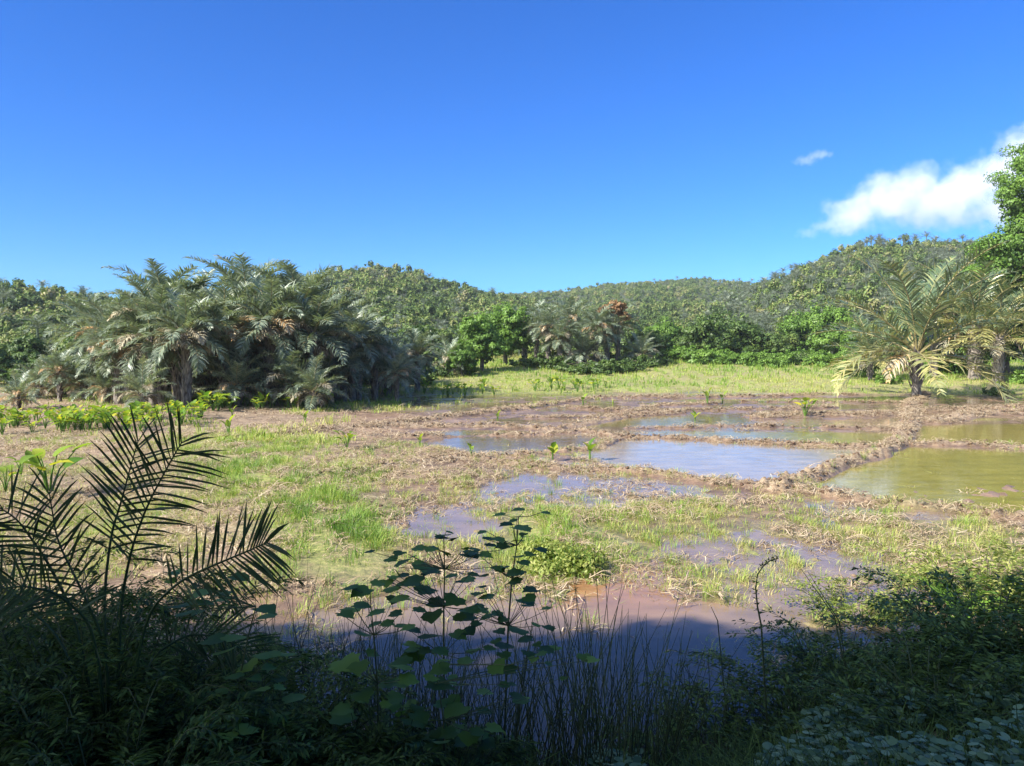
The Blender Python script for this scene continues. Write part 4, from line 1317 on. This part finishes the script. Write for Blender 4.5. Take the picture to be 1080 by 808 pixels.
lobed_weed('lobed leaf weed whose top leaves stand highest over the sunlit field', (530, 740, 5.2), [(536, 660), (540, 610), (545, 575), (547, 545)],
           [(553, 538, .13), (532, 543, .13), (542, 556, .19), (521, 567, .13), (507, 583, .15), (551, 571, .12), (566, 578, .14), (549, 604, .15), (524, 600, .10), (520, 630, .15), (556, 640, .13), (500, 650, .18), (545, 668, .2), (575, 660, .13)], 1)
lobed_weed('lobed leaf weed with one large dark leaf left of the highest one', (470, 760, 5.0), [(468, 690), (468, 640), (469, 600), (468, 566)],
           [(469, 565, .13), (483, 567, .12), (447, 579, .13), (462, 580, .17), (489, 584, .18), (506, 584, .13), (443, 602, .26), (418, 598, .15), (409, 589, .13), (425, 582, .12), (431, 631, .17), (452, 636, .19), (483, 630, .17), (446, 674, .22), (500, 612, .17)], 2)
lobed_weed('low lobed leaf weed at the left of the reeds with wide leaves', (400, 780, 4.6), [(398, 720), (394, 670), (390, 625)],
           [(389, 621, .17), (374, 641, .18), (405, 645, .15), (360, 696, .22), (350, 757, .22), (420, 662, .15), (430, 700, .19), (380, 670, .14)], 3)
lobed_weed('lobed leaf weed in front of the young palm\'s right frond', (250, 790, 4.2), [(252, 720), (262, 670), (270, 640)],
           [(272, 641, .17), (285, 694, .18), (245, 608, .15), (222, 624, .16), (195, 640, .17), (235, 675, .18), (300, 740, .17), (190, 604, .12), (260, 700, .14)], 4)
lobed_weed('lobed leaf weed low between the reeds with round leaves', (470, 800, 4.6), [(468, 760), (462, 720), (460, 700)],
           [(474, 704, .17), (452, 722, .22), (490, 745, .2), (430, 758, .2), (520, 700, .15), (505, 775, .2), (540, 735, .15), (575, 690, .10), (615, 690, .11)], 5)


# rushes
def rush(label, px, py, n, Y, h, seed, spread=.25):
    r_ = np.random.default_rng(seed)
    c = cam_pt(px, py, Y); z = min(gz(c[0], Y), 0.6)
    t = empty('rush_clump', (c[0], Y, z), label, 'reeds', 'rushes along the water edge')
    b = MB()
    a = r_.uniform(0, 6.28, n); q = spread * np.sqrt(r_.uniform(0, 1, n))
    n = int(n * 1.6); a = r_.uniform(0, 6.28, n); q = spread * 1.6 * np.sqrt(r_.uniform(0, 1, n)); ln = r_.normal(0, .22, (n, 2)) + r_.normal(0, .06, 2); hh = h * r_.uniform(.45, 1.05, n)
    for i in range(n):
        p = np.array([math.cos(a[i]) * q[i], math.sin(a[i]) * q[i] * .8, -.1])
        e = p + [ln[i, 0] * hh[i], ln[i, 1] * hh[i], hh[i]]
        m = (p + e) / 2 + [-ln[i, 0] * .1, 0, .02]
        b.tube([p, m, e], [.0042, .0036, .0013], r_.uniform(0, 1), 4)
    b.build('stems', M_RUSH, t)


k = 0
for (px, py, n, Y, h) in [(300, 690, 12, 7.0, 1.15), (340, 700, 18, 6.6, .95), (385, 700, 16, 7.2, .9), (430, 715, 22, 6.4, .85), (465, 705, 18, 6.9, .8), (505, 720, 20, 6.3, .9), (545, 725, 26, 6.1, .9),
                          (585, 735, 26, 6.0, 1.05), (612, 740, 24, 5.8, 1.25), (640, 745, 26, 5.7, 1.15), (672, 740, 24, 5.9, 1.0), (700, 700, 18, 6.8, .7), (735, 690, 14, 7.2, .6), (250, 700, 10, 6.8, 1.2), (215, 690, 8, 7.2, 1.2), (660, 690, 16, 7.2, .7), (720, 735, 16, 6.2, .7), (320, 735, 22, 6.5, 1.0), (365, 740, 24, 6.2, .95), (275, 740, 18, 6.1, .85), (410, 745, 24, 6.1, .95), (455, 745, 24, 6.1, .95), (500, 770, 22, 5.7, .75)]:
    k += 1
    LB = {1: 'sparse rush clump left of the lobed weeds standing over lit grass', 14: 'few thin rush stems between the young palm and the leftmost weed', 15: 'thin rush stems crossing the right frond of the young palm', 13: 'short sparse rushes nearest the curled fern', 11: 'rush clump halfway between the orange puddle and the curled fern', 8: 'rush clump below the yellow green weed clump', 6: 'rush clump at the foot of the highest lobed weed', 3: 'short rush clump behind the low left lobed weed', 9: 'tallest rush clump with stems crossing the orange puddle', 10: 'rush clump right of the tallest one leaning right'}
    rush(LB.get(k, 'dark rush clump standing in the shaded water below the field'), px, py, n, Y, h * 1.45, 700 + k)


def spray_shrub(label, x, y, R, H, n, seed, leafL=.07, leafW=.022, mat=None, name='shrub', ntw=60, grp=None, pinn=True):
    """shrub of arching twigs with small paired leaflets"""
    r_ = np.random.default_rng(seed)
    t = empty(name, (x, y, gz(x, y) - .02), label, 'shrub', grp)
    st, lf = MB(), MB()
    for i in range(ntw):
        a = r_.uniform(0, 6.28); q = r_.uniform(0, R * .45)
        b0 = np.array([math.cos(a) * q, math.sin(a) * q, 0]); o_ = r_.uniform(.35, 1.0)
        d = np.array([math.cos(a + r_.normal(0, .5)), math.sin(a + r_.normal(0, .5)), 0])
        hh = H * r_.uniform(.35, 1.05) * (1 - .3 * o_)
        K = np.array([b0, b0 + d * R * o_ * .35 + [0, 0, hh * .65], b0 + d * R * o_ * .75 + [0, 0, hh], b0 + d * R * o_ * 1.1 + [0, 0, hh * r_.uniform(.75, 1.0)]])
        tt = np.linspace(0, 1, 9); P = np.stack([np.interp(tt, np.linspace(0, 1, 4), K[:, j]) for j in range(3)], -1)
        P[1:-1] = (P[:-2] + 2 * P[1:-1] + P[2:]) / 4
        st.tube(P, np.linspace(.006, .0015, 9), .4, 4)
        m = n; u = r_.uniform(.15, 1.0, m)
        C = np.stack([np.interp(u, tt, P[:, j]) for j in range(3)], -1)
        T = nrm(np.stack([np.interp(u, tt, np.gradient(P[:, j])) for j in range(3)], -1))
        Sd = nrm(np.cross(T, [0, 0, 1.0])) * r_.choice([-1, 1], m)[:, None]
        D = nrm(Sd + .5 * T + .5 * unit(r_, m))
        N = nrm(np.array([0, 0, 1.0]) + .5 * unit(r_, m))
        L = leafL * r_.uniform(.6, 1.3, m)
        off = r_.uniform(0, .6, m)[:, None] * leafL * 1.4
        lf.leaves(C + D * off, D, N, L, leafW * r_.uniform(.8, 1.2, m), r_.uniform(0, 1, m))
    st.build('twigs', M_RUSH, t); lf.build('leaves', mat or M_SHADE, t)
    return t


SG = 'dark shrubs filling the shaded bank'
SH = [(-2.55, 4.6, 1.0, 1.5), (-3.5, 5.6, 1.2, 1.6), (-2.0, 3.7, .9, 1.0), (-1.6, 4.7, .9, 1.0), (-4.6, 7.6, 1.1, 1.1), (-1.1, 4.1, .7, .6), (-2.3, 5.9, .9, .9), (-.6, 4.7, .6, .4), (-2.9, 3.9, .9, .9)]
SL = ['feathery dark shrub at the left edge below the young palm', 'dark shrub behind the left edge one, its top against the lit field', 'dark shrub lowest in the left corner', 'dark leafy shrub right of the young palm\'s foot',
      'shrub with lit tips behind the young palm', 'low dark shrub under the lobed weeds', 'dark shrub between the young palm and the water', 'small dark shrub under the middle rushes', 'dark shrub in the far left corner']
for i, ((x, y, R, H), lb) in enumerate(zip(SH, SL)):
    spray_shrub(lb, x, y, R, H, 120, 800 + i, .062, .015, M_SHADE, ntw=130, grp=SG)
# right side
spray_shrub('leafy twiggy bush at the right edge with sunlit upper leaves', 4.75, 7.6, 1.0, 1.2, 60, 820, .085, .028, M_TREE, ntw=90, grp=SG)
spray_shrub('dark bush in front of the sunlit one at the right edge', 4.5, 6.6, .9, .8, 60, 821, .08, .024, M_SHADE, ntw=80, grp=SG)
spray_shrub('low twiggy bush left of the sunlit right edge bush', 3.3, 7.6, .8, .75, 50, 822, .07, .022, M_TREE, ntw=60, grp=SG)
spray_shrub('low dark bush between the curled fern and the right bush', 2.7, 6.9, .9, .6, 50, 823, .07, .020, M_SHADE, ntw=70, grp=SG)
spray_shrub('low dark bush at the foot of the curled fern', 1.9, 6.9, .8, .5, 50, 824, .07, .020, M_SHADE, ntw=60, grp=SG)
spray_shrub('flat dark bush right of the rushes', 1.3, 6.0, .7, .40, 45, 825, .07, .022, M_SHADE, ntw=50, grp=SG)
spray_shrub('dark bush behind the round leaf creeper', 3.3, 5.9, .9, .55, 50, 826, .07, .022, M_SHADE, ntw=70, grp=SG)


# curled fern stem
def curled():
    Y = 6.6
    sp = [(812, 700), (803, 660), (799, 640), (797, 620), (799, 606), (805, 597), (813, 591), (821, 589)]
    K = np.array([cam_pt(a, b_, Y) for a, b_ in sp]); root = K[0].copy(); root[2] = gz(root[0], Y); K[0] = root
    t = empty('curled_fern', tuple(root), 'single curled dark stem arching over the lit grass right of centre', 'fern')
    b = MB(); b.tube(K - root, np.linspace(.009, .004, len(K)), .3, 5); b.build('stem', M_RUSH, t)
    r_ = np.random.default_rng(9); b = MB(); n = 60
    u = r_.uniform(.25, 1, n); tt = np.linspace(0, 1, len(K)); C = np.stack([np.interp(u, tt, (K - root)[:, j]) for j in range(3)], -1)
    b.leaves(C, nrm(unit(r_, n) + [0, 0, .3]), unit(r_, n), .045, .012, r_.uniform(0, 1, n)); b.build('leaves', M_SHADE, t)
    for j, (p, lb) in enumerate([([(905, 720), (880, 650), (845, 600)], 'thin straight dark stem leaning left beside the curled fern'), ([(900, 700), (885, 655), (852, 603)], 'second thin dark stem just right of the first leaning one'), ([(770, 700), (757, 655), (750, 640)], 'short dark stem left of the curled fern')]):
        K = np.array([cam_pt(a, b_, 6.4 + j * .3) for a, b_ in p]); root = K[0].copy(); root[2] = gz(root[0], root[1]); K[0] = root
        b = MB(); b.tube(K - root, [.007, .005, .002], .3, 5); o = b.build('bare_weed', M_RUSH); o.location = root; tag(o, lb, 'weed')


curled()


def fern(label, px, py, Y, L, seed, mat, nf=5):
    r_ = np.random.default_rng(seed); c = cam_pt(px, py, Y)
    t = empty('fern', tuple(c[:2]) + (gz(c[0], Y),), label, 'fern')
    h0 = 0
    for i in range(nf):
        b = MB(); frond(b, b, r_, (0, 0, h0), i * 2.4 + seed, math.radians(r_.uniform(50, 80)), L * r_.uniform(.8, 1.1), 1.3, L * .2, 26, .022, (.2, 1), start=.25, ang=(75, 50), segs=2, hang=.15)
        b.build('frond', mat, t)


fern('bright green fern in the sun at the right edge', 1012, 640, 9.9, .95, 3, M_FERN, 7)
fern('second bright fern at the right edge below the green pond', 1070, 620, 10.4, .9, 4, M_FERN, 6)
spray_shrub('sunlit yellow green weedy bush at the right edge behind the dark one', 6.5, 10.6, 1.2, 1.0, 50, 840, .085, .03, M_WEED, ntw=80, grp=SG)
spray_shrub('sunlit low weeds behind the low twiggy bush on the right', 4.6, 10.3, .9, .55, 40, 841, .07, .025, M_WEED, ntw=60, grp=SG)
fern('feathery dark fern before the left weeds', 160, 690, 4.0, .8, 5, M_SHADE, 6)
fern('feathery dark fern at the foot of the young palm', 60, 720, 3.9, .8, 6, M_SHADE, 6)


def creeper():
    r_ = np.random.default_rng(55); b = MB()
    n = 4200; x = r_.uniform(.6, 4.6, n); y = r_.uniform(3.6, 6.6, n)
    k = (fbm(x * 1.5, y * 1.5, 12, 3) + .12 * (x - 2.2) > .47); x, y = x[k], y[k]; n = len(x)
    z = ground_h(x, y) + r_.uniform(.04, .22, n)
    C = np.stack([x, y, z], -1)
    seg = 7; an = np.arange(8) / 8 * 2 * math.pi
    for s in (-1, 1):
        a = r_.uniform(0, 6.28, n); D = np.stack([np.cos(a), np.sin(a), r_.normal(0, .2, n)], -1); D = nrm(D)
        N = nrm(np.array([0, -.15, 1.0]) + .35 * unit(r_, n)); Sd = nrm(np.cross(D, N)); R = (.027 * r_.uniform(.6, 1.3, n))[:, None]
        O = C + D * R * 1.1
        V = np.stack([O + (D * math.cos(q) * 1.1 + Sd * math.sin(q) * .85) * R for q in an], 1)
        base = np.arange(n)[:, None] * 8
        Q = np.stack([base + np.array([0, 1, 2, 3]), base + np.array([0, 3, 4, 7]), base + np.array([4, 5, 6, 7])], 1).reshape(-1, 4)
        b.add(V.reshape(-1, 3), Q, np.repeat(r_.uniform(0, 1, n), 8))
    o = b.build('ground_cover', M_COVER); tag(o, 'round leaved creeper spreading over the shaded bank', 'creeper', kind='stuff')


creeper()


def undergrowth():
    r_ = np.random.default_rng(66)
    pr = [tuft(r_, 16, .28, .12, .012, .9, .8, (0, 1)) for _ in range(3)]
    n = 5200; x = r_.uniform(-5.5, 6.5, n); y = r_.uniform(2.8, 9.2, n)
    h = ground_h(x, y); k = (bank_h(x, y) > .03) & (h > -.02) & ((np.abs(x) > 1.4) | (r_.uniform(0, 1, n) < .35))
    x, y, h = x[k], y[k], h[k]; n = len(x)
    o = merge('undergrowth', pr, np.stack([x, y, h], -1), r_.uniform(0, 6.28, n), r_.uniform(.4, 1.1, n), r_.integers(0, 3, n), M_SHADE, np.zeros(n))
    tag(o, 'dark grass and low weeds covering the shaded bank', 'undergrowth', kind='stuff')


undergrowth()

# ------------------------------------------------------------------ roadside trees behind and beside the viewer: they shade the bank
T_ROAD = dict(crown=crown_mesh(901, [(0, 0, 6, 3.2, 3.2, 3), (1.2, .8, 9.5, 2.8, 2.8, 2.6), (-1.3, -.5, 9.0, 2.8, 2.8, 2.6), (0, 0, 12, 2.2, 2.2, 2.0), (0, .5, 3.2, 2.6, 2.6, 2.2)], 9000, .5, M_TREE, sub=22), trunk=trunk_mesh(901, 7, .3, [(0, 0, 9, 2, 2, 2)]))
for i, (x, y, s) in enumerate([(-4.6, -3.3, .90), (-8.0, -1.6, .84), (-12.5, -1.4, .89), (-17.5, -1.3, .89), (-22.5, -1.2, .89), (1.5, -5.0, .9)]):
    put_tree(T_ROAD, x, y, s, i * 1.3, 'roadside tree whose shadow falls over the bank', 'roadside trees shading the bank', name='roadside_tree')
print('objects', len(S.objects))

# ------------------------------------------------------------------ clouds


def cloud(name, label, Y, blobs, dens, seed):
    """white cumulus: one hull filled with uneven droplets; blobs (px,py,rx px,ry px)"""
    k = Y / F
    B = [np.array([(a - CX) * k, Y, CAMZ + (HZ - b_) * k]) for a, b_, _, _ in blobs]
    R = [np.array([rx * k, max(rx, ry) * k * .9, ry * k]) for _, _, rx, ry in blobs]
    cen = np.mean(B, 0)
    import bmesh
    bm = bmesh.new(); r_ = np.random.default_rng(seed)
    for c, r in zip(B, R):
        for v in unit(r_, 60): bm.verts.new(tuple(c - cen + v * r * 1.25))
    res = bmesh.ops.convex_hull(bm, input=bm.verts)
    bmesh.ops.delete(bm, geom=[v for v in bm.verts if not v.link_faces], context='VERTS')
    me = bpy.data.meshes.new(name); bm.to_mesh(me); bm.free()
    o = bpy.data.objects.new(name, me); S.collection.objects.link(o); o.location = cen
    tag(o, label, 'cloud')
    m, nt, nd, lk = new_mat(name); me.materials.append(m)
    tc = nd.new('ShaderNodeTexCoord'); P = tc.outputs['Object']
    def M(op, a, b=None, c=None):
        q = nd.new('ShaderNodeMath'); q.operation = op
        for i, v in enumerate((a, b, c)):
            if v is None: continue
            if isinstance(v, (int, float)): q.inputs[i].default_value = v
            else: lk.new(v, q.inputs[i])
        return q.outputs[0]
    def noise(s, d, r=.6):
        z = nd.new('ShaderNodeTexNoise'); z.inputs['Scale'].default_value = s; z.inputs['Detail'].default_value = d; z.inputs['Roughness'].default_value = r
        lk.new(P, z.inputs['Vector']); return z
    env = None
    for c, r in zip(B, R):
        mp = nd.new('ShaderNodeMapping'); mp.vector_type = 'POINT'
        q = c - cen
        mp.inputs['Scale'].default_value = tuple(1 / r); mp.inputs['Location'].default_value = tuple(-q / r)
        lk.new(P, mp.inputs[0])
        ln = nd.new('ShaderNodeVectorMath'); ln.operation = 'LENGTH'; lk.new(mp.outputs[0], ln.inputs[0])
        e = M('SUBTRACT', 1.0, ln.outputs['Value'])
        env = e if env is None else M('SMOOTH_MAX', env, e, .25)
    size = float(np.max(np.array(R)[:, 0]))
    n1 = noise(2.6 / size, 10, .66)
    d = M('ADD', env, M('MULTIPLY', M('SUBTRACT', n1.outputs[0], .52), 2.4))
    mr = nd.new('ShaderNodeMapRange'); mr.inputs[1].default_value = .12; mr.inputs[2].default_value = .75; mr.inputs[3].default_value = 0; mr.inputs[4].default_value = dens
    lk.new(d, mr.inputs[0])
    er = nd.new('ShaderNodeMapRange'); er.inputs[1].default_value = -.2; er.inputs[2].default_value = .1; lk.new(env, er.inputs[0])
    pv = nd.new('ShaderNodeVolumePrincipled'); pv.inputs['Color'].default_value = (1, 1, 1, 1); pv.inputs['Anisotropy'].default_value = .1
    lk.new(M('MULTIPLY', mr.outputs[0], er.outputs[0]), pv.inputs['Density'])
    out = nd.new('ShaderNodeOutputMaterial'); lk.new(pv.outputs[0], out.inputs['Volume'])
    return o


S.cycles.volume_step_rate = 2.0
S.cycles.volume_max_steps = 256
S.cycles.volume_bounces = 4
cloud('cloud', 'large white cumulus cloud slanting up behind the right hill', 1600.0,
      [(900, 228, 42, 24), (935, 212, 48, 34), (968, 195, 26, 28), (985, 215, 60, 32), (1020, 200, 50, 34), (1055, 180, 42, 32), (1080, 165, 45, 34), (1060, 222, 60, 28), (1110, 200, 60, 50)], .020, 1)
cloud('cloud', 'tiny faint wisp of cloud alone to the left of the big cloud', 1600.0, [(846, 172, 16, 6), (860, 166, 16, 6)], .012, 2)
cloud('cloud', 'faint wisp of cloud just above the right hill at the big cloud\'s left foot', 1600.0, [(850, 247, 16, 7), (866, 240, 20, 8)], .008, 3)

# ------------------------------------------------------------------ air


def haze():
    m, nt, nd, lk = new_mat('haze')
    pv = nd.new('ShaderNodeVolumePrincipled'); pv.inputs['Color'].default_value = (.80, .90, 1, 1); pv.inputs['Density'].default_value = .00018
    out = nd.new('ShaderNodeOutputMaterial'); lk.new(pv.outputs[0], out.inputs['Volume'])
    x0, x1, y0, y1, z0, z1 = -520, 620, -60, 780, -8, 78
    V = [(x, y, z) for z in (z0, z1) for x, y in ((x0, y0), (x1, y0), (x1, y1), (x0, y1))]
    Q = [(0, 3, 2, 1), (4, 5, 6, 7), (0, 1, 5, 4), (1, 2, 6, 5), (2, 3, 7, 6), (3, 0, 4, 7)]
    o = mesh_obj('haze', V, Q, m); tag(o, 'thin bluish air between the field and the hills', 'haze', kind='stuff')


haze()
